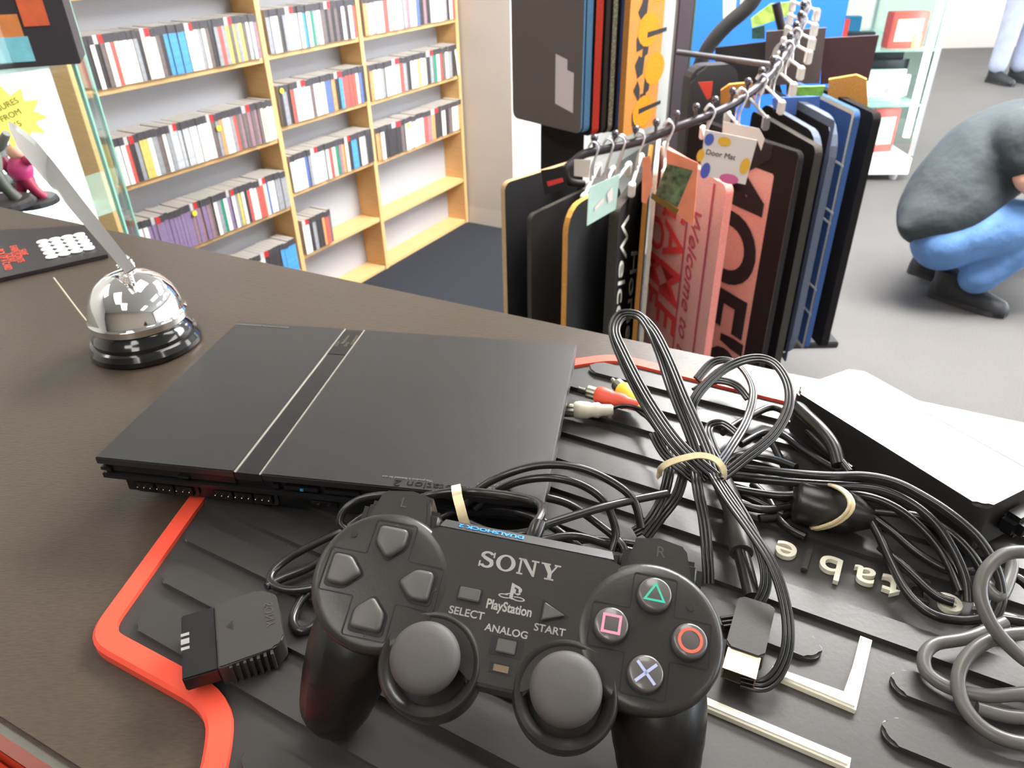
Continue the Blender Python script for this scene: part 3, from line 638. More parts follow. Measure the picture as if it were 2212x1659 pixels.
# ---------------------------------------------------------------- cables: pixel + height above the mat -> points
def pt(px, py, h): return onz(px, py, MZ+h)
def pth(L): return [pt(*q) for q in L]
blk = mat('cable_black', srgb(30, 29, 29), .28, spec=.6, coat=.15)
gry = mat('cable_grey', srgb(96, 94, 92), .32, spec=.6)
band_m = mat('rubber_band', srgb(232, 214, 172), .55, var=.08, vscale=400)
def world_child(b, name, m, par, auto=None, **k):
    inv = par.matrix_world.inverted(); b.v = [tuple(inv @ V(v)) for v in b.v]; return b.build(name, m, par, auto=auto, **k)
bpy.context.view_layer.update()
kc = MB()
CR_ = .0019
for L in [
    [(1140, 1178, .050), (1152, 1140, .053), (1170, 1108, .052), (1158, 1085, .047), (1105, 1072, .044), (1040, 1064, .040), (985, 1062, .039), (930, 1070, .036), (870, 1090, .028), (800, 1120, .018)],
    [(1005, 1090, .022), (1040, 1052, .030), (1100, 1022, .037), (1170, 1005, .041), (1250, 1010, .042), (1320, 1040, .038), (1368, 1080, .032), (1385, 1140, .022)],
    [(1025, 1100, .018), (1070, 1062, .026), (1130, 1038, .034), (1200, 1033, .037), (1265, 1052, .034), (1310, 1090, .028), (1330, 1150, .018), (1322, 1190, .012)],
    [(1000, 1125, .024), (1060, 1150, .028), (1130, 1152, .034), (1190, 1130, .034), (1280, 1102, .034), (1360, 1082, .032), (1440, 1066, .030)],
    [(990, 1140, .016), (1060, 1170, .020), (1150, 1170, .022), (1240, 1158, .018), (1330, 1182, .012), (1400, 1200, .008)],
    [(1180, 1075, .030), (1230, 1090, .026), (1290, 1130, .018), (1345, 1180, .014), (1350, 1230, .008)],
    [(880, 1075, .032), (830, 1070, .028), (780, 1078, .024), (745, 1100, .020), (735, 1130, .015), (760, 1150, .012)],
    [(900, 1100, .028), (840, 1095, .024), (790, 1112, .018), (740, 1145, .012), (680, 1175, .009), (625, 1205, .007), (590, 1235, .006), (588, 1262, .006), (630, 1275, .006), (700, 1265, .008)],
    [(880, 1120, .018), (800, 1140, .012), (730, 1185, .008), (670, 1225, .005), (610, 1250, .005), (575, 1268, .006)],
    [(760, 1200, .006), (700, 1245, .004), (655, 1290, .0035), (633, 1335, .003), (645, 1362, .003), (680, 1350, .003), (720, 1300, .003)],
    [(1000, 1165, .010), (1100, 1190, .010), (1200, 1175, .010), (1290, 1165, .008), (1400, 1180, .008)],
    [(930, 1130, .014), (1000, 1100, .016), (1090, 1100, .018), (1160, 1120, .020), (1210, 1150, .014), (1260, 1190, .010)],
]: kc.tube(pth(L), CR_, 12, sm=7)
world_child(kc, 'cable', blk, pad, auto=60)
sl = MB(); sl.tube(pth([(1150, 1168, .0505), (1158, 1150, .0520), (1166, 1130, .0530)]), .0028, 14, sm=4); world_child(sl, 'strain_relief', blk, pad, auto=60)
# controller plug lying on the mat
plug_m = mat('plug_plastic', srgb(54, 52, 50), .45, bump=.2, bscale=900, spec=.5, bdist=.0002)
c0 = pt(462, 1305, .014); c1 = pt(597, 1268, .014); c3 = pt(462, 1447, .012)
ax_ = (c1-c0).normalized(); ay_ = (c3-c0); ay_ -= ax_*ay_.dot(ax_); wid = ay_.length; ay_.normalize(); az_ = ay_.cross(ax_).normalized()
if az_.z < 0: az_ = -az_
Lp = (c1-c0).length
pg = empty('connector_tmp'); bpy.data.objects.remove(pg)
b = MB(); Mp = axes(c0, ax_, ay_, az_)
b.prism(roundp([(0, 0), (Lp*.72, -.001), (Lp*.98, .004), (Lp, wid*.82), (Lp*.86, wid*.93), (0, wid)], .0015, 3), -.0115, 0, M=Mp, bev=.0006)
for k in range(7): b.box((Lp*.18+k*.0026, wid*.985-.0001*k, -.006), (.0011, .0022, .010), M=Mp)
plugo = world_child(b, 'plug_housing', plug_m, pad, auto=35)
b = MB(); b.box((-.0065, wid*.5, -.0048), (.0135, wid*.98, .0078), M=Mp, bev=.0006); world_child(b, 'plug_nose', mat('plug_dark', srgb(26, 26, 27), .35), pad)
b = MB()
for k in (-1, 0, 1): b.box((-.0118, wid*(.44+k*.105), -.0020), (.0032, .0014 if k else .0026, .0024), M=Mp)
world_child(b, 'plug_contact', mat('plug_contact_grey', srgb(150, 148, 145), .4), pad)
text_obj('embossed_text', 'SONY', .0048, mat('etched', srgb(76, 74, 72), .3), plugo, pad.matrix_world.inverted() @ Mp @ Matrix.Translation((Lp*.84, wid*.42, .0001)) @ Matrix.Rotation(pi/2, 4, 'Z'), ext=.00012)
b = MB(); b.add([pad.matrix_world.inverted() @ (Mp @ V(q)) for q in [(Lp*.16, wid*.42, .0001), (Lp*.27, wid*.34, .0001), (Lp*.27, wid*.50, .0001)]], [(0, 1, 2)]); b.build('arrow_mark', mat('etched2', srgb(36, 34, 33), .4), plugo)
# rubber band round the controller cable
def band(name, pts, w, label, group='rubber bands round the cables', t=.0006, N=(0, -.5, .86)):
    b = MB(); P = cr([V(p) for p in pts], 6)
    sec = [(-w/2, -t), (w/2, -t), (w/2, t), (-w/2, t)]
    b.sweep(P, [sec], N=N); o = b.build(name, band_m, None, auto=50); tag(o, label, 'rubber band', group); return o
band('rubber_band', pth([(985, 1050, .040), (986, 1058, .0475), (988, 1072, .0468), (994, 1095, .0445), (1000, 1118, .041), (1006, 1137, .036), (1003, 1150, .030)]), .0042, 'pale rubber band holding the gamepad cable beside the left shoulder button')
# ================================================================ flat three-core AV cable
RIB = .00098
def ribsec(n=8, wmul=1):
    return [[(RIB*cos(2*pi*i/n)+k*RIB*1.75*wmul, RIB*sin(2*pi*i/n)) for i in range(n)] for k in (-1, 0, 1)]
def ribbon(b, L, N=(0, -.55, .83), sm=8):
    P = cr([pt(*q) for q in L], sm); b.sweep(P, ribsec(), N=N)
av = empty('av_cable', pt(1490, 1005, .03)); tag(av, 'flat three-core black AV cable looped in tall loops with coloured plugs', 'cable')
bpy.context.view_layer.update()
b = MB()
# tall loop, two ribbons side by side
ribbon(b, [(1548, 1030, .030), (1470, 960, .037), (1400, 860, .043), (1350, 765, .048), (1330, 715, .052), (1345, 684, .055), (1378, 682, .056), (1412, 712, .054), (1445, 775, .050), (1480, 860, .044), (1520, 950, .036), (1552, 1035, .030)])
ribbon(b, [(1530, 1035, .027), (1452, 960, .033), (1385, 860, .040), (1343, 775, .046), (1324, 718, .051), (1334, 684, .055), (1360, 676, .057), (1388, 690, .056), (1420, 750, .050), (1450, 840, .044), (1492, 945, .034), (1520, 1035, .027)])
ribbon(b, [(1500, 1035, .024), (1440, 985, .028), (1410, 935, .034)], )
# middle loops to the right
ribbon(b, [(1562, 1020, .028), (1500, 905, .034), (1505, 855, .040), (1560, 800, .045), (1620, 775, .047), (1668, 782, .046), (1700, 825, .043), (1703, 880, .039), (1670, 940, .034), (1610, 990, .030), (1560, 1030, .026)], N=(.1, -.45, .85))
ribbon(b, [(1505, 820, .012), (1540, 783, .016), (1580, 780, .018), (1612, 808, .017), (1627, 850, .015), (1612, 910, .012), (1580, 965, .012), (1552, 1005, .018)], N=(.4, -.3, .8))
ribbon(b, [(1500, 845, .008), (1545, 822, .010), (1590, 832, .010), (1617, 862, .008)], N=(0, -.4, .9))
ribbon(b, [(1560, 1010, .014), (1530, 930, .010), (1560, 915, .012), (1600, 945, .010)], N=(0, -.4, .9))
# legs below the band
ribbon(b, [(1450, 930, .020), (1447, 960, .020), (1447, 1010, .022), (1430, 1080, .016), (1400, 1130, .008), (1370, 1150, .004)])
ribbon(b, [(1480, 1010, .024), (1462, 1070, .018), (1425, 1120, .010), (1395, 1160, .005)])
ribbon(b, [(1500, 1005, .028), (1508, 1060, .026), (1520, 1120, .020), (1528, 1200, .014), (1530, 1260, .006)])
ribbon(b, [(1530, 1010, .030), (1570, 1075, .030), (1620, 1145, .028), (1668, 1220, .024), (1697, 1310, .017), (1702, 1390, .012), (1683, 1450, .007), (1648, 1480, .004), (1600, 1472, .003)], N=(.25, -.3, .9))
ribbon(b, [(1545, 1020, .026), (1600, 1100, .024), (1640, 1180, .020), (1655, 1250, .014), (1640, 1300, .009), (1605, 1335, .005), (1560, 1345, .004)], N=(.2, -.3, .9))
world_child(b, 'ribbon_cable', blk, av, auto=60)
b = MB()
b.tube(pth([(1320, 883, .010), (1350, 876, .011), (1385, 884, .012), (1415, 905, .016), (1440, 950, .018), (1450, 1000, .020)]), .0011, 8)
b.tube(pth([(1368, 880, .009), (1400, 905, .012), (1432, 950, .016)]), .0011, 8)
world_child(b, 'single_cores', blk, av, auto=60)
def rca(name, p0, p1, col, lab, h0=.009, h1=.010):
    a, c = pt(*p0, h0), pt(*p1, h1); d = (c-a).normalized(); L_ = (c-a).length; x = d.orthogonal().normalized(); y = d.cross(x)
    b = MB(); M = axes(a, x, y, d); m = mat('plug_'+name, srgb(*col), .42, spec=.5)
    b.lathe([(.0044, 0), (.0052, .001), (.0054, .004), (.0050, .0085), (.0043, .0105), (.0046, .013), (.0047, L_*.62), (.0036, L_*.70), (.0034, L_*.95), (.0026, L_)], 24, M=M)
    o = world_child(b, 'plug_body', m, av, auto=50); o['label'] = lab
    b = MB(); b.lathe([(.0040, -.006), (.0042, -.0055), (.0042, .0005)], 20, M=M); b.lathe([(.0015, -.012), (.0015, -.006)], 12, M=M)
    inv = av.matrix_world.inverted(); b.v = [tuple(inv @ V(v)) for v in b.v]; b.build('plug_tip', pin, o)
rca('yellow', (1343, 840), (1397, 893), (240, 214, 70), 'yellow RCA plug', .0095, .010)
rca('red', (1288, 851), (1384, 878), (238, 92, 72), 'red RCA plug', .0105, .0105)
rca('white', (1240, 886), (1325, 886), (226, 220, 200), 'off white RCA plug', .007, .009)
# flat AV multi connector with open metal mouth
a, c, e = pt(1597, 1285, .013), pt(1676, 1310, .013), pt(1592, 1400, .011)
x = (c-a).normalized(); y = (e-a); y -= x*y.dot(x); ly = y.length; y.normalize(); z = x.cross(y); z = z if z.z > 0 else -z; lx = (c-a).length
Mx = axes(a, x, y, z)
b = MB(); b.prism(roundp([(0, 0), (lx, 0), (lx, ly), (0, ly)], .0022, 4), -.0095, 0, M=Mx, bev=.0007); world_child(b, 'connector_housing', plug_m, av, auto=35)
mouth = mat('connector_metal', srgb(196, 180, 150), .28, metal=.9)
b = MB(); b.box((lx*.5, ly+.005, -.0012), (lx*.84, .010, .0005), M=Mx); b.box((lx*.09, ly+.005, -.0042), (.0005, .010, .006), M=Mx); b.box((lx*.91, ly+.005, -.0042), (.0005, .010, .006), M=Mx)
b.box((lx*.5, ly+.005, -.0072), (lx*.84, .010, .0005), M=Mx); o = world_child(b, 'connector_mouth', mouth, av)
b = MB(); b.box((lx*.5, ly+.0035, -.0042), (lx*.66, .006, .0022), M=Mx)
inv = av.matrix_world.inverted(); b.v = [tuple(inv @ V(v)) for v in b.v]; b.build('contact_block', plasd, o)
b = MB(); b.tube(pth([(1600, 1190, .012), (1612, 1235, .010), (1625, 1290, .008)]), .0036, 14, sm=5); world_child(b, 'strain_relief', blk, av, auto=60)
b = MB(); b.tube(pth([(1555, 1030, .012), (1585, 1100, .012), (1602, 1195, .012)]), .0052, 14, sm=5); world_child(b, 'cable_sleeve', plug_m, av, auto=60)
band('rubber_band', pth([(1424, 1030, .022), (1428, 1012, .030), (1445, 1000, .034), (1475, 990, .0365), (1510, 984, .0375), (1540, 990, .0372), (1558, 1006, .035), (1564, 1026, .030), (1560, 1040, .024)]), .0030, 'pale rubber band around the flat AV cable at crossing of its loops')
# ================================================================ power lead with ferrite barrel
pw = empty('power_lead', pt(1790, 1100, .012)); tag(pw, 'coiled black power lead with a fat ferrite barrel', 'cable'); bpy.context.view_layer.update()
b = MB(); r1 = .0021
for L in [
    [(1575, 1008, .016), (1650, 1016, .022), (1730, 1024, .026), (1800, 1028, .028), (1870, 1028, .030), (1935, 1042, .031), (2000, 1075, .030), (2060, 1115, .028), (2115, 1165, .024), (2150, 1225, .018), (2165, 1290, .010), (2150, 1335, .004)],
    [(1575, 1030, .013), (1660, 1038, .018), (1760, 1045, .022), (1830, 1050, .024), (1900, 1058, .026), (1965, 1085, .025), (2020, 1130, .022), (2060, 1190, .016), (2085, 1250, .010), (2090, 1300, .004)],
    [(1580, 1055, .008), (1680, 1070, .010), (1780, 1065, .014), (1870, 1072, .019), (1940, 1100, .019), (2000, 1150, .015), (2045, 1210, .010), (2075, 1280, .006)],
    [(1880, 1103, .014), (1930, 1108, .016), (1990, 1118, .018), (2050, 1150, .018), (2100, 1200, .014), (2130, 1262, .008), (2125, 1320, .004)],
    [(1878, 1120, .012), (1900, 1160, .010), (1925, 1215, .008), (1960, 1280, .006), (2010, 1325, .005), (2075, 1340, .004), (2140, 1335, .004), (2212, 1345, .004)],
    [(1880, 1112, .012), (1930, 1150, .010), (1990, 1200, .008), (2060, 1235, .006), (2130, 1230, .006), (2200, 1250, .008), (2240, 1290, .006)],
    [(1900, 1180, .006), (1960, 1230, .005), (2020, 1285, .004), (2060, 1302, .004)],
    [(1840, 1015, .020), (1800, 985, .018), (1760, 945, .012), (1715, 905, .008), (1670, 880, .008), (1620, 900, .008), (1560, 935, .008)],
    [(1835, 1020, .022), (1790, 960, .026), (1755, 905, .028), (1725, 875, .028), (1700, 880, .024), (1690, 910, .018)],
    [(1830, 1025, .018), (1780, 1000, .014), (1730, 968, .010), (1690, 940, .008), (1650, 935, .006), (1600, 960, .006)],
    [(1690, 1110, .004), (1640, 1085, .006), (1590, 1060, .006), (1560, 1020, .006), (1590, 985, .006), (1660, 990, .008), (1720, 1010, .012)],
    [(1660, 940, .010), (1690, 1000, .006), (1720, 1060, .004), (1700, 1110, .003), (1640, 1120, .003)],
    [(1570, 1080, .005), (1640, 1100, .006), (1700, 1095, .006), (1740, 1080, .008)],
    [(1625, 1045, .004), (1660, 1080, .003), (1690, 1130, .003), (1740, 1160, .003)],
]: b.tube(pth(L), r1, 10, sm=6)
world_child(b, 'cord', blk, pw, auto=60)
b = MB(); b.tube(pth([(1722, 880, .027), (1770, 925, .028), (1800, 965, .026), (1812, 1005, .022)]), .0036, 12, sm=6); world_child(b, 'thick_cord', blk, pw, auto=60)
a, c = pt(1718, 1082, .013), pt(1882, 1118, .011); d = (c-a).normalized(); L_ = (c-a).length; x = d.orthogonal().normalized(); y = d.cross(x)
b = MB(); b.lathe([(.0075, -.001), (.0095, 0), (.0104, .0015), (.0105, L_*.66), (.0098, L_*.70), (.0088, L_*.80), (.0062, L_*.96), (.0056, L_)], 36, M=axes(a, x, y, d)); world_child(b, 'ferrite_barrel', mat('ferrite_black', srgb(34, 33, 33), .3, spec=.6), pw, auto=40)
def ringband(c, d, r, w, tw, name='rubber_band', label='', n=40):
    x = d.orthogonal().normalized(); y = d.cross(x); b = MB()
    for k in range(tw):
        P = [c+d*((k-.5*(tw-1))*w*.95)+x*r*cos(2*pi*i/n)+y*r*sin(2*pi*i/n)+d*(.0012*sin(2*pi*i/n+k)) for i in range(n)]
        b.sweep(P, [[(-w/2, -.0005), (w/2, -.0005), (w/2, .0006), (-w/2, .0006)]], N=None, closed=True)
    return b
cpos = a+d*(L_*.28)
b = MB()
up = V((0, -.2, 1)).normalized()
for kk, off_ in enumerate((0, .0016)):
    P = [cpos+d*(.0016*kk)+q for q in ()]
    P = []
    for i in range(30):
        t = 2*pi*i/30; ex = y if abs(y.z) > abs(x.z) else x; sd = d.cross(ex); ex = ex if ex.z > 0 else -ex
        top = max(0, sin(t)); P.append(cpos+d*(off_+.010*top)+ex*(.0112*sin(t)+.0105*top)+sd*(.0112*cos(t)*(1-.15*top)))
    b.sweep(P, [circ(.0009, 8)], closed=True)
o = b.build('rubber_band', band_m, None, auto=60); tag(o, 'pale rubber band wrapped round the ferrite barrel and power lead', 'rubber band', 'rubber bands round the cables')
# ================================================================ mains adapter brick
ad_m = mat('adapter_plastic', srgb(44, 42, 41), .30, bump=.12, bscale=300, stretch=(1, 8, 1, RD(-25)), spec=.7, bdist=.0003)
A1, A2, A3 = onz(1712, 840, 1.1355), onz(2128, 1100, 1.1355), onz(1865, 800, 1.1355)
ax2 = (A2-A1); la = ax2.length; ax2.normalize(); ay2 = V((-ax2.y, ax2.x, 0)); wa = .050
ab = empty('power_adapter', V((A1.x, A1.y, 1.1083))); tag(ab, 'long black mains adapter brick with glare on its flat top', 'power adapter')
Ma = axes((0, 0, 0), ax2, ay2, Z)
b = MB(); b.prism(rrect(la, wa, .006, 6, la/2, wa/2), .0002, .0272, M=Ma, bev=.0016, seg=3); b.build('housing', ad_m, ab, auto=40)
b = MB(); b.box((.0145, wa*.45, .02725), (.0004, wa*.6, .0002), M=Ma); b.box((la*.62, wa-.006, .02725), (la*.7, .0004, .0002), M=Ma); b.build('seam_line', plas2, ab)
b = MB(); b.box((la+.004, wa*.5, .013), (.012, .018, .012), M=Ma, bev=.003); b.build('lead_socket', plasd, ab, auto=40)
# ================================================================ grey cable coil, right
gc = empty('grey_cable', pt(2140, 1400, .004)); tag(gc, 'coiled grey round cable at the right end of the ribbed mat', 'cable'); bpy.context.view_layer.update()
b = MB()
for L in [[(2300, 1200, .040), (2212, 1192, .040), (2165, 1200, .038), (2128, 1235, .034), (2118, 1285, .029), (2140, 1345, .023), (2185, 1400, .017), (2240, 1440, .012), (2300, 1450, .008)],
          [(2300, 1370, .016), (2220, 1368, .016), (2150, 1378, .015), (2095, 1412, .013), (2070, 1460, .010), (2080, 1520, .007), (2120, 1570, .005), (2180, 1600, .004), (2260, 1612, .004)],
          [(2170, 1345, .008), (2090, 1378, .008), (2020, 1392, .007), (1996, 1420, .006), (2005, 1455, .005), (2050, 1485, .005), (2120, 1502, .006), (2190, 1500, .008), (2290, 1490, .010)],
          [(2110, 1530, .004), (2180, 1548, .004), (2260, 1550, .004)],
          [(2130, 1262, .010), (2160, 1290, .010), (2185, 1230, .012), (2180, 1200, .014)]]: b.tube(pth(L), .0026, 12, sm=8)
world_child(b, 'cord', gry, gc, auto=60)
# ================================================================ call bell, wire, scrap, card
chrome = mat('chrome', (.86, .86, .86), .05, metal=1); gloss = mat('bell_black', srgb(14, 14, 15), .12, spec=.7, coat=.5)
bp_ = V((-.2695, .4845, CZ)); bell = empty('call_bell', bp_); tag(bell, 'round chrome call bell on a glossy black stepped base', 'bell')
b = MB(); b.lathe([(.0365, 0), (.0385, .0015), (.0385, .005), (.0365, .0085), (.0345, .0095), (.0345, .0125), (.0325, .0155), (.0305, .0175), (.0290, .021), (.0285, .024)], 56); b.build('base', gloss, bell, auto=25)
b = MB(); b.lathe([(.0325, .0205), (.0332, .0215), (.0335, .0262), (.0325, .0275), (.0320, .029), (.0306, .036), (.0275, .043), (.0225, .0495), (.0155, .0545), (.008, .0572), (.001, .058)], 64); b.build('dome', chrome, bell, auto=30)
b = MB(); b.lathe([(.0022, .057), (.0022, .063), (.0040, .0640), (.0040, .0665), (.0025, .068), (.001, .0683)], 20, M=Matrix.Translation((.000, .004, 0))); b.build('plunger', chrome, bell, auto=30)
b = MB()
for k in range(13):
    a_ = k*.9; r_ = .0052-.0001*k
    bm = bmesh.new(); bmesh.ops.create_uvsphere(bm, u_segments=8, v_segments=6, radius=.0014, matrix=Matrix.Translation((r_*cos(a_), .004+r_*sin(a_), .0600+.00035*k))); b.bm(bm)
for k in range(5):
    bm = bmesh.new(); bmesh.ops.create_uvsphere(bm, u_segments=8, v_segments=6, radius=.0014, matrix=Matrix.Translation((.006+.0012*k, -.004-.0022*k, .0595-.0012*k))); b.bm(bm)
b.build('bead_chain', chrome, bell, auto=60)
# long polished blade standing up from the bell
q0 = onz(283, 585, CZ+.068); q1 = ond(18, 262, .74)
b = MB(); d = (q1-q0); Lr = d.length; d.normalize(); sd = d.cross(EYEP-q0).normalized(); nn = sd.cross(d)
ws = [(0, .0034), (.05, .0038), (.35, .0052), (.6, .0066), (.8, .0068), (.93, .0035), (1, .0004)]
vs = []; fs = []
for t, w_ in ws:
    for (x_, y_) in ((-1, -.08), (0, -.16), (1, -.08), (1, .08), (0, .16), (-1, .08)): vs.append(q0+d*(Lr*t)+sd*(w_*x_)+nn*(w_*y_+.006*sin(pi*t)))
for j in range(len(ws)-1):
    for i in range(6): fs.append((j*6+i, j*6+(i+1) % 6, (j+1)*6+(i+1) % 6, (j+1)*6+i))
fs += [tuple(range(6))[::-1], tuple((len(ws)-1)*6+i for i in range(6))]
b.add(vs, fs); o = b.build('letter_opener', chrome, None, auto=20); tag(o, 'long polished metal blade slanting up from the call bell', 'letter opener')
b = MB(); b.tube([onz(116, 600, CZ+.022), onz(140, 632, CZ+.015), onz(165, 665, CZ+.008), onz(183, 688, CZ+.0025), onz(190, 693, CZ+.0012), onz(210, 691, CZ+.0012)], .0006, 8, sm=4)
tag(b.build('bent_wire', mat('pale_wire', srgb(205, 196, 176), .35, metal=.4), None, auto=60), 'thin pale bent wire on the counter left of the bell', 'wire')
b = MB(); P = [onz(*q, CZ+.0006) for q in ((197, 752), (205, 750), (222, 768), (250, 783), (275, 790), (268, 796), (240, 792), (212, 778), (199, 765))]
b.add([tuple(p) for p in P]+[tuple(p+Z*.0008) for p in P], [tuple(range(9)), tuple(range(9, 18))]+[(i, (i+1) % 9, 9+(i+1) % 9, 9+i) for i in range(9)])
tag(b.build('tape_scrap', mat('clear_tape', srgb(236, 236, 232), .2, spec=.7)), 'curled scrap of shiny tape stuck at the foot of the bell', 'tape')
# dark stamp card / leaflet with white dots at the left edge
K = [onz(-60, 500, CZ+.004), onz(182, 487, CZ+.004), onz(232, 549, CZ+.004), onz(-60, 614, CZ+.004)]
kc_ = empty('leaflet_board', (K[0]+K[2])/2); tag(kc_, 'flat dark leaflet board with four columns of white dots and red lettering', 'board')
b = MB(); R0 = kc_.location; lo = [k-R0-Z*.0035 for k in K]; hi = [k-R0 for k in K]
b.add([tuple(v) for v in lo+hi], [(3, 2, 1, 0), (4, 5, 6, 7), (0, 1, 5, 4), (1, 2, 6, 5), (2, 3, 7, 6), (3, 0, 4, 7)]); b.build('board', mat('leaflet_dark', srgb(42, 36, 40), .35, spec=.6), kc_)
dots = MB(); wm = mat('dot_white', srgb(246, 246, 246), .5)
TL, TR, BR, BL = [onz(*q, CZ+.0045) for q in ((92, 523), (171, 508), (192, 537), (112, 555))]
for i in range(4):
    for j in range(5):
        p = TL.lerp(TR, i/3).lerp(BL.lerp(BR, i/3), j/4)-R0
        b = MB(); b.lathe([(.0052, 0), (.0052, .0009), (.0048, .0011), (.001, .0011)], 20, M=Matrix.Translation(p)); b.build('white_dot', wm, kc_, auto=30)
dl = (BL-TL).normalized(); dr_ = (TR-TL).normalized()
for k, (pxx, pyy, s_) in enumerate(((8, 560, 'PICK UP A CARD'), (22, 556, 'TODAY'), (36, 548, 'EARN POINTS'), (50, 545, 'SAVE'))):
    text_obj('printed_text', s_, .0085, mat('red_print', srgb(226, 92, 74), .5), kc_, axes(onz(pxx, pyy, CZ+.0043)-R0, dl, -dr_ if (dl.cross(-dr_)).z > 0 else dr_, Z), ext=.0001)
# ================================================================ door mats on display stand
coir = lambda n, c, v=.12: mat('coir_'+n, srgb(*c), .95, bump=.9, bscale=500, var=v, vscale=260, spec=.1, bdist=.003)
backb = mat('mat_rubber_back', srgb(30, 29, 30), .8, bump=.3, bscale=300, spec=.3)
HD = RD(11)
def hung(name, px, py, dist, w, L, t, face, edge, label, side=0, heading=None, rad=.02, group='door mats hanging on the lower display arm', zb=None, top=None, cat='door mat', bend=0):
    """near top corner at pixel (px,py); the mat runs away from the camera along its heading and hangs straight down.
    side +1: its right face is the one seen, -1: its left face"""
    hd = HD if heading is None else heading
    P = ond(px, py, dist)
    if isinstance(hd, tuple): dd_ = onz(*hd, P.z)-P; hd = math.atan2(dd_.x, dd_.y)
    d = V((sin(hd), cos(hd), 0)); n = V((d.y, -d.x, 0))      # n points right
    root = empty(name, P - Z*L)
    # local: x along d, y up, z = visible side normal
    nn_ = n if side > 0 else -n
    M = axes((0, 0, 0), d, Z, nn_)
    poly = [(w-x if 0 else x, y) for x, y in rrect(w, L, rad, 5, w/2, L/2)]
    bm = bmesh.new(); 
    b = MB()
    z0 = -t
    k = len(poly)
    def bz(y): return bend*((1-y/L)**2)
    n2 = 10
    # slab built in horizontal strips so it may curl
    lo = [(x, y, z0+bz(y)) for x, y in poly]; hi = [(x, y, bz(y)) for x, y in poly]
    b.add(lo+hi, [tuple(range(k))[::-1]], 1, M); b.m[-1] = 1
    b.f.append(tuple(range(k, 2*k))); b.m.append(0)
    for i in range(k): b.f.append((i, (i+1) % k, k+(i+1) % k, k+i)); b.m.append(1)
    b.build('pile', [face, edge], root)
    tag(root, label, cat, group)
    return root, M
def frame_on(root, M, w, L, t, m, inset=0):
    b = MB(); o = rrect(w-2*inset, L-2*inset, .012, 4, w/2, L/2); i = rrect(w-2*inset-2*t, L-2*inset-2*t, .008, 4, w/2, L/2); n = len(o)
    b.add([(x, y, .0012) for x, y in o]+[(x, y, .0012) for x, y in i], [(k, (k+1) % n, n+(k+1) % n, n+k) for k in range(n)], 0, M); return b.build('border', m, root)
BK = coir('black', (38, 36, 36)); DG = coir('dark_grey', (74, 70, 66)); BE = coir('beige', (206, 172, 132)); OR = coir('orange', (222, 158, 84)); PK = coir('pink', (228, 172, 168)); PK2 = coir('salmon', (212, 172, 160))
NB = coir('steel_blue', (104, 112, 128)); BL = coir('blue', (66, 94, 146)); WH = coir('off_white', (222, 214, 196)); TN = coir('tan', (176, 122, 62)); RDm = mat('print_red', srgb(212, 62, 62), .9); MG = mat('print_magenta', srgb(176, 66, 88), .9); BKp = mat('print_black', srgb(24, 22, 24), .9); WHp = mat('print_white', srgb(224, 222, 214), .9)
hung('door_mat', 1090, 396, 1.72, .26, .60, .014, backb, BE, 'door mat with black rubber back and beige edge at far left of stand', 1, (1180, 368))
hung('door_mat', 1147, 466, 1.68, .26, .55, .012, backb, DG, 'door mat with grey flecked top edge and black back, second from left', 1, (1235, 424))
r, M = hung('door_mat', 1228, 452, 1.64, .27, .62, .014, backb, OR, 'door mat with curved orange coir edge and black back', 1, (1370, 372), rad=.06)
r, M = hung('door_mat', 1338, 452, 1.70, .32, .62, .024, BK, DG, 'dark grey door mat with white flowing script down its face', 1, (1372, 408), rad=.02)
text_obj('printed_text', 'Welcome', .11, WHp, r, M @ Matrix.Translation((.06, .38, .002)) @ Matrix.Rotation(-pi/2, 4, 'Z'), shear=.35, ext=.0006, sx=1.0)
text_obj('printed_text', 'Home', .11, WHp, r, M @ Matrix.Translation((.20, .32, .002)) @ Matrix.Rotation(-pi/2, 4, 'Z'), shear=.35, ext=.0006)
hung('door_mat', 1402, 402, 1.76, .40, .62, .012, BK, TN, 'thin tan edged door mat seen edge on beside the pink mats', 1, RD(11.5))
hung('door_mat', 1421, 366, 1.80, .40, .62, .010, WH, WH, 'off white door mat seen edge on behind the tan one', 1, RD(11.6))
r, M = hung('door_mat', 1570, 402, 1.80, .40, .68, .020, PK, coir('pale_pink', (238, 150, 140)), 'pink door mat with red GAME letters nearest the counter', -1, (1450, 330))
Mf = M @ Matrix.Translation((0, 0, .002))
text_obj('printed_text', 'GAME', .175, RDm, r, Mf @ Matrix.Translation((.25, .40, 0)) @ axes((0, 0, 0), (0, -1, 0), (-1, 0, 0), (0, 0, 1)), off=.002, space=1.1, ext=.0006, sx=.9)
text_obj('printed_text', 'COME', .14, RDm, r, Mf @ Matrix.Translation((.36, .40, 0)) @ axes((0, 0, 0), (0, -1, 0), (-1, 0, 0), (0, 0, 1)), off=.002, space=1.1, ext=.0006, sx=.9)
text_obj('printed_text', 'Welcome to the', .075, MG, r, Mf @ Matrix.Translation((.13, .34, 0)) @ axes((0, 0, 0), (0, -1, 0), (-1, 0, 0), (0, 0, 1)), shear=.3, ext=.0005)
b = MB()
for x in (.055, .175): b.box((x, .34, .0008), (.006, .66, .0012), M=Mf)
b.build('stripe', MG, r)
r, M = hung('door_mat', 1727, 330, 1.92, .44, .72, .018, PK2, BK, "black bordered salmon door mat with very big black letters", -1, (1600, 288)); Mf = M @ Matrix.Translation((0, 0, .002))
frame_on(r, M, .44, .72, .07, BK)
text_obj('printed_text', "MOE'S", .33, BKp, r, Mf @ Matrix.Translation((.222, .36, .001)) @ axes((0, 0, 0), (0, -1, 0), (-1, 0, 0), (0, 0, 1)), off=.008, ext=.0008, sx=.82)
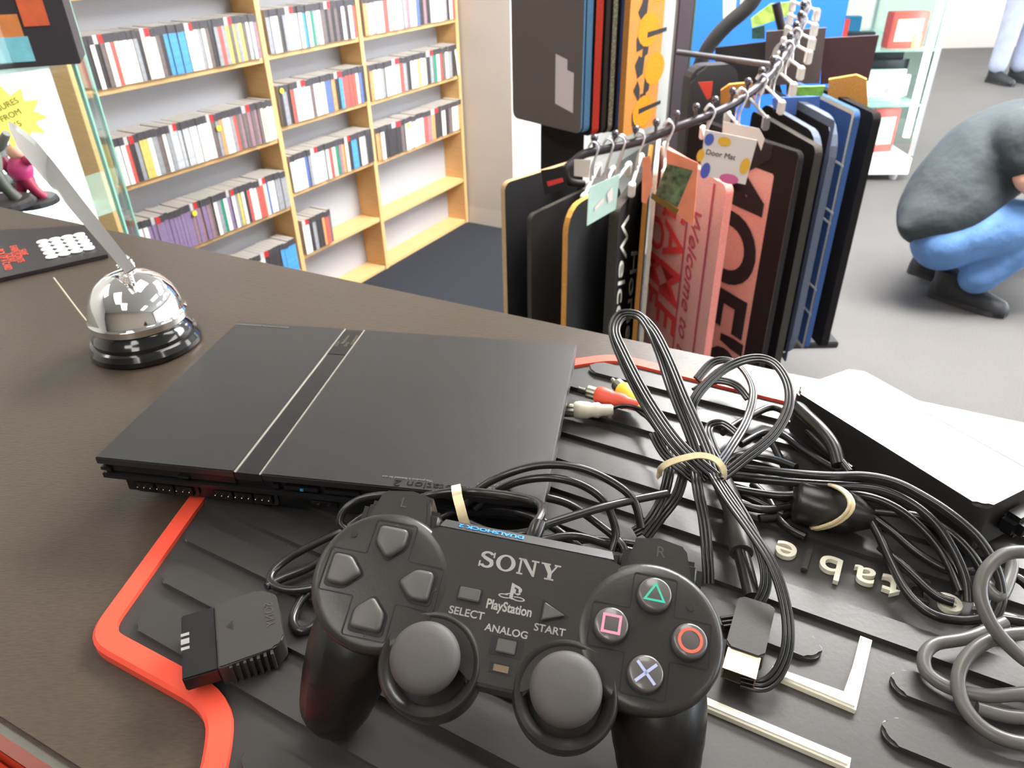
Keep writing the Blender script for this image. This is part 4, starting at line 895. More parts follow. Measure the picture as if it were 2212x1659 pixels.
for (x, y, d_, t, fc, ed, lab, rr, hd) in [
    (1763, 318, 1.98, .020, BK, DG, 'black door mat with grey flecked edge just behind the salmon one', .02, -5),
    (1770, 292, 2.02, .018, BK, NB, 'blue grey edged door mat with a rounded corner', .07, -3),
    (1806, 262, 2.08, .020, BK, NB, 'thick black door mat with grey blue rim and large rounded corner', .09, -3)]:
    r, M = hung('door_mat', x, y, d_, .42, .70, t, fc, ed, lab, -1, RD(hd), rad=rr)
    if 'rim' in lab: frame_on(r, M, .42, .70, .02, NB)
r, M = hung('door_mat', 1848, 240, 2.16, .42, .70, .016, BL, BL, 'blue door mat with off white piping and motifs', -1, RD(-3)); frame_on(r, M, .42, .70, .011, WH)
for y in (.12, .2, .40, .43, .56):
    b = MB(); b.box((.10, y, .001), (.2, .006, .0014), M=M); b.build('motif', WHp, r)
r, M = hung('door_mat', 1889, 246, 2.22, .40, .70, .022, BK, BK, 'plain black door mat at far right of the lower arm', -1, RD(-2))
# waterfall arm with ball studs
metal_d = mat('stand_metal', srgb(62, 58, 62), .35, metal=.6); ball_m = mat('stud_ball', srgb(96, 94, 100), .15, metal=.9)
armpx = [(1238, 352, 1.86), (1262, 333, 1.87), (1310, 322, 1.89), (1390, 303, 1.93), (1470, 272, 1.97), (1540, 246, 2.02), (1600, 214, 2.08), (1655, 170, 2.16), (1700, 110, 2.27), (1728, 50, 2.40), (1745, -30, 2.6), (1755, -120, 2.8)]
AP = cr([ond(*q) for q in armpx], 6)
arm = empty('mat_rack', AP[0]); tag(arm, 'dark metal display arm with ball studs carrying the lower row of mats', 'display stand'); bpy.context.view_layer.update()
b = MB(); b.sweep(AP, [circ(.011, 14)]); world_child(b, 'rail', metal_d, arm, auto=60)
b = MB(); b.tube([AP[0]+Z*.003, AP[0]+V((-.02, -.01, -.015)), AP[0]+V((-.01, 0, -.045)), AP[0]+V((.03, .02, -.06))], .010, 12); world_child(b, 'rail_end', metal_d, arm, auto=60)
ln = [0]
for i in range(1, len(AP)): ln.append(ln[-1]+(AP[i]-AP[i-1]).length)
def along(s):
    for i in range(1, len(AP)):
        if ln[i] >= s: t = (s-ln[i-1])/(ln[i]-ln[i-1]); return AP[i-1].lerp(AP[i], t)
    return AP[-1]
s = .06
while s < ln[-1]:
    p = along(s)+Z*.011; b = MB(); b.lathe([(.004, -.002), (.004, .012), (.0075, .015), (.0095, .021), (.009, .027), (.005, .031), (.0005, .032)], 14, M=Matrix.Translation(p)); world_child(b, 'stud', ball_m, arm, auto=60); s += .055
sup = ond(1700, 110, 2.27)
b = MB(); b.tube([along(.75*ln[-1])+V((.0, .25, -.02)), ond(1745, 40, 2.75)+Z*-.3, V((ond(1745, 40, 2.75).x, ond(1745, 40, 2.75).y, .0))], .014, 12, sm=4); world_child(b, 'upright', metal_d, arm, auto=60)
b = MB(); p = ond(1745, 40, 2.75); b.box((p.x, p.y, .012), (.5, .4, .024), bev=.004); world_child(b, 'foot_plate', metal_d, arm)
b = MB(); b.tube([ond(1463, 113, 2.42), ond(1680, 142, 2.30)], .008, 10, sm=1); world_child(b, 'cross_bar', mat('bar_grey', srgb(120, 118, 120), .35, metal=.5), arm, auto=60)
# wire hangers with clips
wire_m = mat('hanger_wire', srgb(206, 206, 210), .25, metal=.7); clear_m = mat('hanger_plastic', srgb(226, 220, 212), .3, spec=.6)
def hanger(s, drop, wid, lab, hd=11, col=None, lean=.0):
    p = along(s*ln[-1]); h = empty('clip_hanger', p-Z*drop); tag(h, lab, 'hanger', 'clip hangers on the lower arm'); bpy.context.view_layer.update()
    d = V((sin(RD(hd)), cos(RD(hd)), 0)); b = MB()
    for k in (-1, 1):
        q = d*(.022*k)
        b.tube([p+q*.3+V((-.012, 0, .012)), p+q*.4+V((0, 0, .026)), p+q*.5+V((.014, 0, .010)), p+q*.8-Z*drop*.5, p+q-Z*drop], .0028, 8, sm=5)
    world_child(b, 'hook', wire_m, h, auto=60)
    b = MB(); b.tube([p-Z*drop-d*wid/2, p-Z*drop+d*wid/2], .0042, 8, sm=1); world_child(b, 'bar', col or clear_m, h, auto=60)
    for k in (-1, 1):
        b = MB(); c = p-Z*(drop+.012)+d*(wid/2-.02)*k; b.box((0, 0, 0), (.026, .016, .034), M=axes(c, d, V((d.y, -d.x, 0)), Z), bev=.003); world_child(b, 'clip', col or clear_m, h)
for i, (s, dr, lab, hd, col) in enumerate([(.045, .07, 'clip hanger at the near end of arm holding the leftmost mat', 14, None), (.075, .085, 'clear clip hanger beside the near rail end', 15, None), (.10, .08, 'clip hanger above the orange edged mat', 20, None), (.14, .07, 'clip hanger above the mat with white script', 14, None), (.20, .065, 'clip hanger with orange and blue label strip', 11, None),
    (.29, .06, 'white clip hanger holding the pink mat', 10, None), (.37, .06, 'clip hanger holding the salmon mat', 4, None), (.43, .055, 'grey clip hanger right of the printed swing tag', 6, mat('clip_grey', srgb(120, 118, 118), .3)), (.49, .06, 'clip hanger over the rounded blue grey mat', 6, None), (.55, .06, 'clip hanger over the thick black mat', 6, None), (.60, .055, 'clip hanger over the blue mat', 6, None), (.66, .055, 'clip hanger at the black mat far right', 4, None), (.72, .06, 'chrome clip hanger farther up the arm', 4, None), (.78, .06, 'clip hanger near the top of the picture on the arm', 4, None), (.84, .06, 'topmost visible clip hanger on the arm', 4, None)]):
    hanger(s, dr, .30, lab, hd, col)
# swing tags: cards clipped on the mats, laid on world quads
def card(name, pxs, dist, m, lab, dd=None, thick=.0012, cat='swing tag'):
    P = [ond(x, y, dist+(dd[i] if dd else 0)) for i, (x, y) in enumerate(pxs)]
    n = (P[1]-P[0]).cross(P[-1]-P[0]).normalized(); n = n if n.dot(EYEP-P[0]) > 0 else -n; k = len(P)
    root = empty(name, sum(P, V())/k); R0 = root.location.copy()
    b = MB(); b.add([p-R0 for p in P]+[p-R0-n*thick for p in P], [tuple(range(k)), tuple(range(k, 2*k))[::-1]]+[(i, (i+1) % k, k+(i+1) % k, k+i) for i in range(k)]); b.build('card', m, root)
    tag(root, lab, cat); x = (P[1]-P[0]).normalized(); y = n.cross(x)
    return root, axes(P[0]-R0+n*.0008, x, y, n), (P[1]-P[0]).length
cw = mat('card_white', srgb(240, 228, 222), .5); cgrn = mat('card_green', srgb(190, 220, 210), .5, var=.06, vscale=30); corange = mat('card_orange', srgb(244, 146, 110), .5, var=.1, vscale=30)
r, M, L_ = card('swing_tag', [(1522, 280), (1636, 303), (1610, 399), (1512, 378)], 1.70, cw, 'white swing tag with yellow, blue and pink blobs reading Door Mat', [0, .0, 0, 0])
text_obj('printed_text', 'Door Mat', .016, BKp, r, M @ Matrix.Translation((L_*.42, -.045, 0)), ext=.0002)
def blob(c, x, y, rx, ry): b = MB(); b.add([(x+rx*cos(2*pi*i/20), y+ry*sin(2*pi*i/20), .0003) for i in range(20)], [tuple(range(20))], 0, M); b.build('printed_blob', c, r)
yb = mat('blob_yellow', srgb(246, 190, 70), .5); bb = mat('blob_blue', srgb(92, 104, 190), .5); pbk = mat('blob_pink', srgb(224, 112, 160), .5)
blob(yb, L_*.42, -.016, .014, .010); blob(yb, L_*.92, -.058, .010, .018); blob(yb, .006, -.055, .008, .014); blob(bb, L_*.22, -.085, .010, .018); blob(bb, .015, -.018, .010, .013); blob(pbk, L_*.70, -.092, .021, .011)
card('swing_tag', [(1562, 262), (1640, 278), (1652, 300), (1644, 326), (1636, 304), (1560, 290)], 1.87, mat('card_grey', srgb(206, 200, 192), .5), 'grey folded swing tag behind the one reading Door Mat')
r, M, L_ = card('swing_tag', [(1272, 405), (1339, 376), (1330, 452), (1268, 488)], 1.62, cgrn, 'pale green swing tag on the orange edged mat', [0, .05, .05, 0])
b = MB(); b.add([(.008, -.05, .0004), (.035, -.036, .0004), (.035, -.046, .0004), (.008, -.06, .0004), (.045, -.032, .0004), (.062, -.020, .0004), (.058, -.052, .0004), (.046, -.056, .0004)], [(0, 1, 2, 3), (4, 5, 6, 7)], 0, M); b.build('printed_blob', cw, r)
card('swing_tag', [(1388, 342), (1404, 336), (1410, 400), (1396, 440), (1386, 436)], 1.70, corange, 'narrow orange swing tag with blue strip above the scripted mat')
r, M, L_ = card('swing_tag', [(1440, 322), (1508, 352), (1498, 490), (1436, 442)], 1.70, corange, 'orange swing tag with dark picture panel on the pink mat', [.03, 0, 0, .03])
b = MB(); b.add([(x, y, .0004) for x, y in ((.012, -.03), (.075, -.02), (.07, -.115), (.008, -.11))], [(0, 1, 2, 3)], 0, M); b.build('picture_panel', mat('panel_green', srgb(96, 110, 80), .5, var=.7, vscale=60), r)
b = MB(); b.add([(x, y, .0006) for x, y in ((.0, -.108), (.075, -.118), (.073, -.132), (.0, -.122))], [(0, 1, 2, 3)], 0, M); b.build('gold_band', mat('band_gold', srgb(122, 96, 40), .5), r)
card('swing_tag', [(1240, 345), (1276, 345), (1272, 384), (1240, 380)], 1.8, mat('card_clear', srgb(200, 196, 190), .3), 'small clear tag between the near hangers')
r, M, L_ = card('swing_tag', [(1168, 368), (1222, 360), (1226, 408), (1176, 420)], 1.74, mat('card_black', srgb(34, 30, 34), .5), 'black swing tag with a red strip on the leftmost mat')
b = MB(); b.add([(x, y, .0006) for x, y in ((.01, -.028), (.048, -.024), (.05, -.034), (.012, -.04))], [(0, 1, 2, 3)], 0, M); b.build('red_strip', RDm, r)
# upper tier: mats whose lower ends show at the top of the picture
UG = 'door mats hanging on the upper arm'
bz_ = ond(1254, 290, 2.05)
dU = (onz(1108, 254, bz_.z)-bz_); wU = dU.length; dU.normalize(); nU = V((dU.y, -dU.x, 0)); nU = nU if nU.dot(EYEP-bz_) > 0 else -nU
def upper(px, py, dist, w, t, face, edge, lab, L=.75, d=None, name='door_mat'):
    P = onpl(px, py, bz_, dU) if d is None else ond(px, py, dist); d = d or dU; n = V((d.y, -d.x, 0)); n = n if n.dot(EYEP-P) > 0 else -n
    root = empty(name, P); M = axes((0, 0, 0), d, Z, n)
    b = MB(); poly = rrect(w, L, .02, 4, w/2, L/2); k = len(poly)
    b.add([(x, y, -t) for x, y in poly]+[(x, y, 0) for x, y in poly], [tuple(range(k))[::-1], tuple(range(k, 2*k))]+[(i, (i+1) % k, k+(i+1) % k, k+i) for i in range(k)], 0, M)
    b.m = [1, 0]+[1]*k; b.build('pile', [face, edge], root); tag(root, lab, 'door mat', UG); return root, M
r, M = upper(1254, 290, 2.05, wU, .006, mat('back_brown_black', srgb(92, 84, 80), .8, bump=.2, bscale=400), coir('sky', (108, 160, 206)), 'upper black backed door mat with a white price label')
b = MB(); b.add([(x, y, .001) for x, y in ((.03, .05), (.10, .065), (.10, .19), (.055, .18), (.055, .155), (.03, .15))], [(0, 1, 2, 3, 4, 5)], 0, M); b.build('price_label', mat('label_pinkish', srgb(206, 192, 194), .6), r)
for (px, py, ds, t, e, lab) in [(1260, 290, 2.04, .022, coir('sky', (108, 160, 206)), 'upper door mat showing a pale blue pile edge'), (1278, 296, 2.02, .026, coir('red', (236, 84, 70)), 'upper door mat showing a bright red pile edge'),
    (1298, 292, 2.03, .016, DG, 'upper door mat showing a dark grey pile edge'), (1312, 290, 2.04, .017, coir('speckled', (150, 150, 132), .75), 'upper door mat with black and cream speckled edge'), (1328, 288, 2.05, .012, coir('navy', (44, 56, 96)), 'upper door mat with navy pile edge'), (1338, 286, 2.06, .026, DG, 'upper door mat with broad charcoal edge')]:
    upper(px, py, ds, wU*.9, t, backb, e, lab)
ORp = coir('amber', (200, 128, 34), .2)
r, M = upper(1345, 298, 2.02, .18, .016, TN, TN, 'upper amber coir door mat with black patterned face', d=V((sin(RD(38)), cos(RD(38)), 0)))
b = MB(); rng = random.Random(3)
for k in range(7):
    y = .05+k*.1; b.add([(.10+.05*(k % 2)+.055*cos(2*pi*i/16), y+.04*sin(2*pi*i/16), .0008) for i in range(16)], [tuple(range(16))], 0, M)
b.build('amber_motif', ORp, r)
b = MB()
for k in range(12):
    y = .02+k*.061; b.add([(.045+.012*((k*5) % 3), y, .0007), (.075, y+.004, .0007), (.085-.01*(k % 2), y+.03, .0007), (.06, y+.052, .0007), (.04, y+.03, .0007)], [(0, 1, 2, 3, 4)], 0, M)
for k in range(16):
    y = k*.046; x0 = .055+.02*((k*7) % 3); b.add([(x0, y, .0006), (x0+.03, y+.008, .0006), (x0+.035, y+.05, .0006), (x0+.004, y+.05, .0006)], [(0, 1, 2, 3)], 0, M)
    if k % 4 == 1: b.add([(x0, y, .0009), (.2, y+.006, .0009), (.2, y+.016, .0009), (x0, y+.014, .0009)], [(0, 1, 2, 3)], 0, M)
b.build('black_motif', BKp, r)
# post behind the mats
p = ond(1452, 300, 2.75); post = empty('stand_post', V((p.x, p.y, 0))); tag(post, 'tall dark purple grey post between the two groups of mats', 'post')
b = MB(); b.box((0, 0, 1.1), (.05, .05, 2.2), bev=.004); b.build('upright', mat('post_purple', srgb(88, 80, 88), .5), post)
b = MB(); b.box((.031, .0, 1.1), (.006, .04, 2.2)); b.build('edge_strip', mat('post_green', srgb(86, 124, 118), .4), post)
b = MB(); b.box((0, 0, .01), (.5, .5, .02), bev=.004); b.build('foot_plate', metal_d, post)
p = ond(1215, 300, 2.30); q_ = empty('black_panel_stand', V((p.x, p.y, 0))); tag(q_, 'black panel hanging in shadow under the upper mats', 'panel')
b = MB(); b.box((0, 0, .62), (.13, .05, .95), M=Matrix.Rotation(RD(-5), 4, 'Z'), bev=.004); b.build('panel', mat('panel_black', srgb(34, 31, 33), .7), q_)
# ================================================================ behind the stand: blue wall panel, goods, glass cabinet
bluem = mat('blue_felt', srgb(30, 98, 186), .9, var=.06, vscale=200, bump=.2)
P = ond(1640, 120, 4.3); b = MB(); b.box((0, 0, 1.1), (.80, .04, 2.2), bev=.004); o = b.build('display_board', bluem, None, loc=(P.x, P.y, 0)); tag(o, 'bright blue felt display board standing behind the mat stand', 'display board')
def board(name, pxs, dist, m, lab, cat, dd=None, t=.012, grp=None):
    r, M, L = card(name, pxs, dist, m, lab, dd, t, cat)
    if grp: r['group'] = grp
    return r, M, L
brn = mat('board_brown', srgb(92, 82, 80), .7); mar = mat('board_maroon', srgb(70, 46, 50), .75, var=.05)
dk = mat('board_black', srgb(40, 37, 38), .7)
board('folded_mat', [(1545, 103), (1655, 90), (1690, 200), (1545, 215)], 2.75, dk, 'black mat hanging behind the grey cross bar', 'door mat')
r, M, L_ = board('boxed_mat', [(1655, 68), (1785, 60), (1770, 180), (1650, 185)], 2.62, brn, 'brown boxed mat with a pale swirl motif behind the arm', 'door mat')
b = MB(); b.add([(L_*.3+.03*cos(2*pi*i/20), -.075+.045*sin(2*pi*i/20), .0005) for i in range(20)]+[(L_*.3+.018*cos(2*pi*i/20), -.075+.030*sin(2*pi*i/20), .0005) for i in range(20)], [(i, (i+1) % 20, 20+(i+1) % 20, 20+i) for i in range(20)], 0, M); b.build('swirl_mark', mat('pale_mark', srgb(190, 180, 176), .6), r)
board('door_mat', [(1778, 83), (1899, 76), (1876, 175), (1772, 182)], 2.68, mar, 'dark maroon door mat back at right of the arm', 'door mat', t=.014)
board('door_mat', [(1790, 172), (1850, 162), (1872, 172), (1876, 262), (1784, 260)], 2.42, OR, 'orange coir door mat with dark arch cut at its edge', 'door mat', t=.02)
board('door_mat', [(1557, 196), (1575, 183), (1625, 178), (1630, 215), (1556, 225)], 2.35, OR, 'orange coir door mat peeping over the near arm', 'door mat', t=.02)
board('carded_goods', [(1668, 212), (1772, 208), (1768, 250), (1672, 246)], 2.30, mat('card_blue', srgb(92, 128, 214), .4), 'blue header card among the hangers', 'packaging')
board('carded_goods', [(1722, 188), (1782, 186), (1776, 208), (1716, 206)], 2.28, mat('card_green2', srgb(120, 176, 74), .45, var=.3, vscale=60), 'green printed card just above the blue one', 'packaging')
board('carded_goods', [(1622, 40), (1665, 8), (1715, 4), (1712, 32), (1625, 60)], 2.9, mat('card_lime', srgb(176, 206, 100), .4, var=.35, vscale=40), 'lime and pink shiny packet near the top of the arm', 'packaging')
board('carded_goods', [(1624, 62), (1652, 54), (1652, 84), (1624, 84)], 2.8, mat('card_pine', srgb(52, 84, 76), .5, var=.4, vscale=50), 'small dark green printed card left of the brown box', 'packaging')
board('paper_sheet', [(1562, -10), (1592, -20), (1588, 28), (1562, 42)], 3.1, mat('sheet_cream', srgb(246, 240, 216), .6), 'cream paper sheet against the blue board', 'paper')
board('paper_sheet', [(1600, -5), (1650, -20), (1625, 12), (1594, 48)], 3.0, mat('sheet_white', srgb(246, 244, 244), .6), 'white curled paper sheet beside the black hoop', 'paper')
board('red_tag', [(1508, 178), (1540, 176), (1536, 210), (1528, 216)], 2.3, mat('tag_red', srgb(226, 80, 62), .5), 'small red pointed tag hanging in front of the black hoop', 'swing tag', t=.002)
# black curved strap / rubber hoop
b = MB(); b.tube([ond(x, y, 3.0) for x, y in ((1650, -40), (1620, 10), (1570, 55), (1535, 95), (1512, 140), (1497, 200), (1490, 260))], .026, 10, sm=6)
tag(b.build('rubber_hoop', mat('hoop_black', srgb(44, 41, 42), .6), None, auto=60), 'thick black rubber hoop curving down in front of the blue board', 'rubber edging')
b = MB(); b.prism(rrect(.16, .4, .05, 5), 0, .06, M=axes(ond(1515, 275, 2.6), (1, .2, 0), (0, 0, 1), (.2, -1, 0)), bev=.01)
tag(b.build('folded_mat', mat('hoop_black', srgb(44, 41, 42), .6)), 'dark bundle of folded mats behind the near part of the arm', 'door mat')
# glass cabinet at the back right
wf = mat('cabinet_white', srgb(238, 238, 240), .4)
B0 = onz(1862, 386, 0); B1 = onz(1958, 392, 0); B2 = onz(2052, 222, 0)
xd = (B1-B0).normalized(); yd = V((-xd.y, xd.x, 0)); wC = 1.05; dC = .50
xd = V((cos(RD(-3)), sin(RD(-3)), 0)); yd = V((-xd.y, xd.x, 0))
OC = B1 - xd*wC; HC = 1.95
gcab = empty('glass_cabinet', OC); tag(gcab, 'white framed glass display cabinet full of boxed goods behind the mats', 'display cabinet')
dpt = (B2-B1).length; dC = min(dpt, 1.0)
MC = axes((0, 0, 0), xd, yd, Z)
b = MB(); b.box((wC/2, dC/2, .09), (wC, dC, .10), M=MC, bev=.004); b.build('plinth', wf, gcab)
for x in (.06, wC-.06):
    for y in (.06, dC-.06):
        b = MB(); b.lathe([(.02, 0), (.024, .02), (.012, .04)], 12, M=MC @ Matrix.Translation((x, y, 0))); b.build('foot', wf, gcab)
for x, y in ((.01, .01), (wC-.01, .01), (.01, dC-.01), (wC-.01, dC-.01)):
    b = MB(); b.box((x, y, HC/2+.1), (.02, .02, HC-.1), M=MC); b.build('corner_post', mat('cabinet_frame', srgb(206, 212, 216), .25, metal=.5), gcab)
gl = glass('cabinet_glass', (.90, .98, .96))
b = MB(); b.box((wC/2, .0, HC/2+.12), (wC-.04, .006, HC-.2), M=MC); b.build('front_pane', gl, gcab)
b = MB(); b.box((wC, dC/2, HC/2+.12), (.006, dC-.04, HC-.2), M=MC); b.build('side_pane', gl, gcab)
b = MB(); b.box((0, dC/2, HC/2+.12), (.006, dC-.04, HC-.2), M=MC); b.build('side_pane', gl, gcab)
shz = [.14, .43, .72, 1.02, 1.32]
for z in shz[1:]:
    b = MB(); b.box((wC/2, dC/2, z-.004), (wC-.03, dC-.03, .008), M=MC); b.build('glass_shelf', mat('shelf_glass', srgb(176, 206, 200), .1, spec=.7, alpha=.55), gcab)
b = MB(); b.box((wC/2, dC/2, HC+.03), (wC, dC, .06), M=MC); b.build('top_cap', wf, gcab)
GG = 'boxed goods in the back glass cabinet'
def goods(name, x, y, z, w, d, h, m, lab, cat, rot=0, bev=.004, extra=None):
    o = empty(name, OC + xd*x + yd*y + Z*z, math.atan2(xd.y, xd.x)+rot); b = MB(); b.box((0, 0, h/2), (w, d, h), bev=bev); b.build('box_body', m, o, auto=40)
    if extra: b = MB(); b.box((0, -d/2-.001, h*.5), (w*.72, .002, h*.62)); b.build('front_print', extra, o)
    if name == 'white_case':
        for i_, (x_, z_, c_) in enumerate(((-.09, .07, (214, 170, 226)), (-.02, .10, (240, 190, 200)), (.05, .06, (176, 150, 214)), (.10, .10, (230, 214, 160)), (-.13, .11, (170, 210, 206)))):
            b = MB(); b.lathe([(.018, 0), (.018, .001)], 16, M=axes((x_, -d/2-.001, z_), (1, 0, 0), (0, 0, 1), (0, -1, 0))); b.build('printed_blob', mat('case_print_%d' % i_, srgb(*c_), .5), o)
    tag(o, lab, cat, GG); return o
cm_ = lambda n, c: mat('goods_'+n, srgb(*c), .4, var=.08, vscale=30)
goods('carded_toy', wC-.15, .14, shz[0], .16, .03, .25, cm_('redwhite', (232, 90, 86)), 'red and white carded toy on the cabinet floor', 'toy', .2, extra=cm_('cardwhite', (244, 226, 216)))
goods('boxed_game', wC-.33, .20, shz[0], .18, .05, .20, cm_('teal', (44, 116, 96)), 'dark green boxed game on the cabinet floor', 'game box', .05)
goods('carded_toy', wC-.62, .16, shz[0], .12, .04, .15, cm_('pale', (226, 214, 206)), 'pale box at left on the cabinet floor', 'toy')
w2 = goods('white_case', wC-.24, .16, shz[1], .36, .08, .17, cm_('white', (246, 246, 246)), 'white rounded carry case printed with small coloured figures', 'carry case', 0, .03, None)
goods('black_case', wC-.23, .26, shz[1], .38, .08, .25, cm_('black', (44, 46, 54)), 'black rounded carry case behind the white one', 'carry case', 0, .04)
goods('grey_case', wC-.66, .2, shz[1], .2, .1, .16, cm_('grey', (120, 124, 128)), 'grey case at left on the second cabinet shelf', 'carry case', 0, .02)
goods('red_box', wC-.16, .14, shz[2], .20, .08, .18, cm_('red', (226, 84, 80)), 'red box with a white window on the third cabinet shelf', 'game box', .1, extra=cm_('cream', (240, 226, 200)))
goods('red_box', wC-.66, .16, shz[2], .14, .08, .18, cm_('rose', (220, 110, 104)), 'rosy red box at left on the third cabinet shelf', 'game box', .1)
goods('black_gadget', wC-.42, .16, shz[2], .24, .1, .08, cm_('black', (44, 46, 54)), 'black gadget with two pale knobs on the third shelf', 'gadget', 0, .02)
goods('blue_box', wC-.42, .34, shz[2], .16, .06, .14, cm_('azure', (56, 160, 226)), 'bright blue box behind the black gadget', 'game box')
goods('red_card', wC-.52, .12, shz[2], .08, .03, .15, cm_('scarlet', (214, 60, 56)), 'slim red card pack left of the black gadget', 'game box', .1)
goods('yellow_box', wC-.10, .12, shz[2]-.0, .05, .04, .07, cm_('yellow', (236, 206, 110)), 'small yellow box in the front corner of the third shelf', 'game box', .2)
goods('grey_case', wC-.3, .22, shz[3], .3, .12, .14, cm_('grey', (120, 124, 128)), 'grey bulky case on the upper cabinet shelf', 'carry case', 0, .02)
goods('white_box', wC-.62, .16, shz[3], .16, .1, .18, cm_('white', (246, 246, 246)), 'white box on the upper cabinet shelf', 'game box')
goods('green_box', wC-.12, .30, shz[3], .12, .1, .2, cm_('olive', (150, 160, 120)), 'olive box on the upper cabinet shelf', 'game box')
for x in (.05, wC-.05):
    b = MB(); b.box((x, .04, HC/2+.1), (.03, .02, HC-.3), M=MC); b.build('light_strip', mat('cabinet_strip', (1, 1, 1), .5, emit=14), gcab)
sc = empty('header_card', OC+xd*.22+yd*.3+Z*1.02, math.atan2(xd.y, xd.x)); b = MB(); b.box((0, 0, .16), (.24, .02, .32), bev=.003); b.build('card', mat('poster_sky', srgb(150, 208, 246), .4), sc); tag(sc, 'pale blue upright card at left on the upper cabinet shelf', 'packaging', GG)
# ================================================================ glass cabinet at the left
ge = mat('glass_edge', srgb(140, 196, 180), .15, spec=.6, alpha=.8)
gl2 = glass('left_glass', (.95, 1, .985))
lc = empty('display_case', (0, 0, 0)); 
Pc = onz(268, 480, 0)                                             # foot of the near corner edge
Ea = ond(262, 470, 1.75); Eb = Ea
def vert(px, py, dist): p = ond(px, py, dist); return V((p.x, p.y, 0))
C1 = vert(262, 470, 1.72); lc.location = C1; tag(lc, 'clear glass display case with green pane edges left of the shelves', 'display cabinet')
C0 = vert(-260, 560, 1.52); C2 = vert(236, 300, 2.05); C3 = C0+(C2-C1)
H2 = 1.9; SH = lambda P: P-C1
def wallq(name, A_, B_, m, z0=.02, z1=H2, t=.006):
    d = (B_-A_).normalized(); n = V((d.y, -d.x, 0)); b = MB(); L = (B_-A_).length
    b.box((L/2, 0, (z0+z1)/2), (L, t, z1-z0), M=axes(SH(A_), d, n, Z)); return b.build(name, m, lc)
wallq('front_pane', C0, C1, gl2); wallq('side_pane', C1, C2, gl2)
b = MB()
for c in (C1, C2): b.box((SH(c).x, SH(c).y, H2/2), (.007, .007, H2), M=None)
b.build('pane_edge', ge, lc)
def shelfq(z, t=.008):
    b = MB(); L = [SH(c) for c in (C0, C1, C2, C3)]; b.prism([(p.x, p.y) for p in L], z-t, z); return b.build('glass_shelf', ge if 0 else mat('shelf_glass2', srgb(196, 222, 214), .08, spec=.7, alpha=.35), lc)
zs_top = ond(200, 112, 1.80).z; zs_mid = ond(240, 438, 1.75).z
shelfq(zs_top); shelfq(zs_mid)
b = MB(); L = [SH(c) for c in (C0, C1, C2, C3)]; b.prism([(p.x, p.y) for p in L], 0, .06); b.build('plinth', wf, lc)
def inl(px, py, dist): return ond(px, py, dist)
# dark box with colourful artwork on the upper shelf
P = ond(2, 118, 1.72); P.z = zs_top
box = empty('boxed_figure', P); tag(box, 'dark boxed figure with pink, teal and orange print on upper glass shelf', 'game box')
Mb = Matrix.Rotation(RD(22), 4, 'Z')
b = MB(); b.box((0, 0, .16), (.26, .12, .32), M=Mb, bev=.002); b.build('carton', mat('carton_dark', srgb(52, 48, 52), .5), box)
art = [((-.09, .06), (.06, .06), (244, 214, 90)), ((-.02, .10), (.05, .10), (216, 92, 142)), ((.03, .06), (.05, .05), (206, 126, 70)), ((.0, .03), (.12, .04), (120, 190, 204)), ((.05, .14), (.06, .06), (74, 88, 132)), ((.08, .09), (.04, .05), (206, 96, 60)), ((-.03, .20), (.05, .05), (120, 196, 206)), ((.03, .23), (.05, .05), (170, 140, 60)), ((-.07, .12), (.03, .22), (44, 40, 42))]
for i, ((x, z), (w_, h_), c) in enumerate(art):
    b = MB(); b.box((x, -.0605-.0002*i, z), (w_, .0008, h_), M=Mb); b.build('printed_shape', mat('art_%d' % i, srgb(*c), .5, var=.15, vscale=40), box)
# lit white column in the case
P = ond(62, 300, 1.80)
col = empty('light_column', V((P.x, P.y, .06))); tag(col, 'bright white lit strip standing inside the left glass case', 'lamp')
Ml = Matrix.Rotation(RD(34), 4, 'Z')
b = MB(); b.box((0, 0, .54), (.15, .02, 1.08), M=Ml, bev=.003); b.build('housing', wf, col)
b = MB()
for s_ in (-1, 1): b.box((s_*.037, -.0115, .54), (.070, .004, 1.06), M=Ml)
b.build('light_diffuser', mat('strip_light', (1, 1, 1), .5, emit=3.0), col)
# yellow starburst
st = empty('starburst_sign', ond(25, 252, 1.56)); tag(st, 'yellow starburst price sign with handwritten text', 'sign')
rt = (ond(60, 252, 1.56)-ond(0, 252, 1.56)).normalized(); nn3 = (EYEP-st.location).normalized(); nn3 = (nn3-rt*nn3.dot(rt)).normalized(); up3 = nn3.cross(rt)
Ms = axes((0, 0, 0), rt, up3, nn3)
pts_ = [((.052 if i % 2 == 0 else .034)*cos(2*pi*i/22)*1.05, (.052 if i % 2 == 0 else .034)*sin(2*pi*i/22)) for i in range(22)]
b = MB(); b.prism(pts_, -.001, 0, M=Ms); b.build('card', mat('star_yellow', srgb(246, 236, 110), .5), st)
for i, tx in enumerate(('FIGURES', 'FROM', '£5')): text_obj('printed_text', tx, .013, mat('ink_olive', srgb(110, 104, 40), .5), st, Ms @ Matrix.Rotation(RD(25), 4, 'Z') @ Matrix.Translation((0, .018-.016*i, .0005)), ext=.0001)
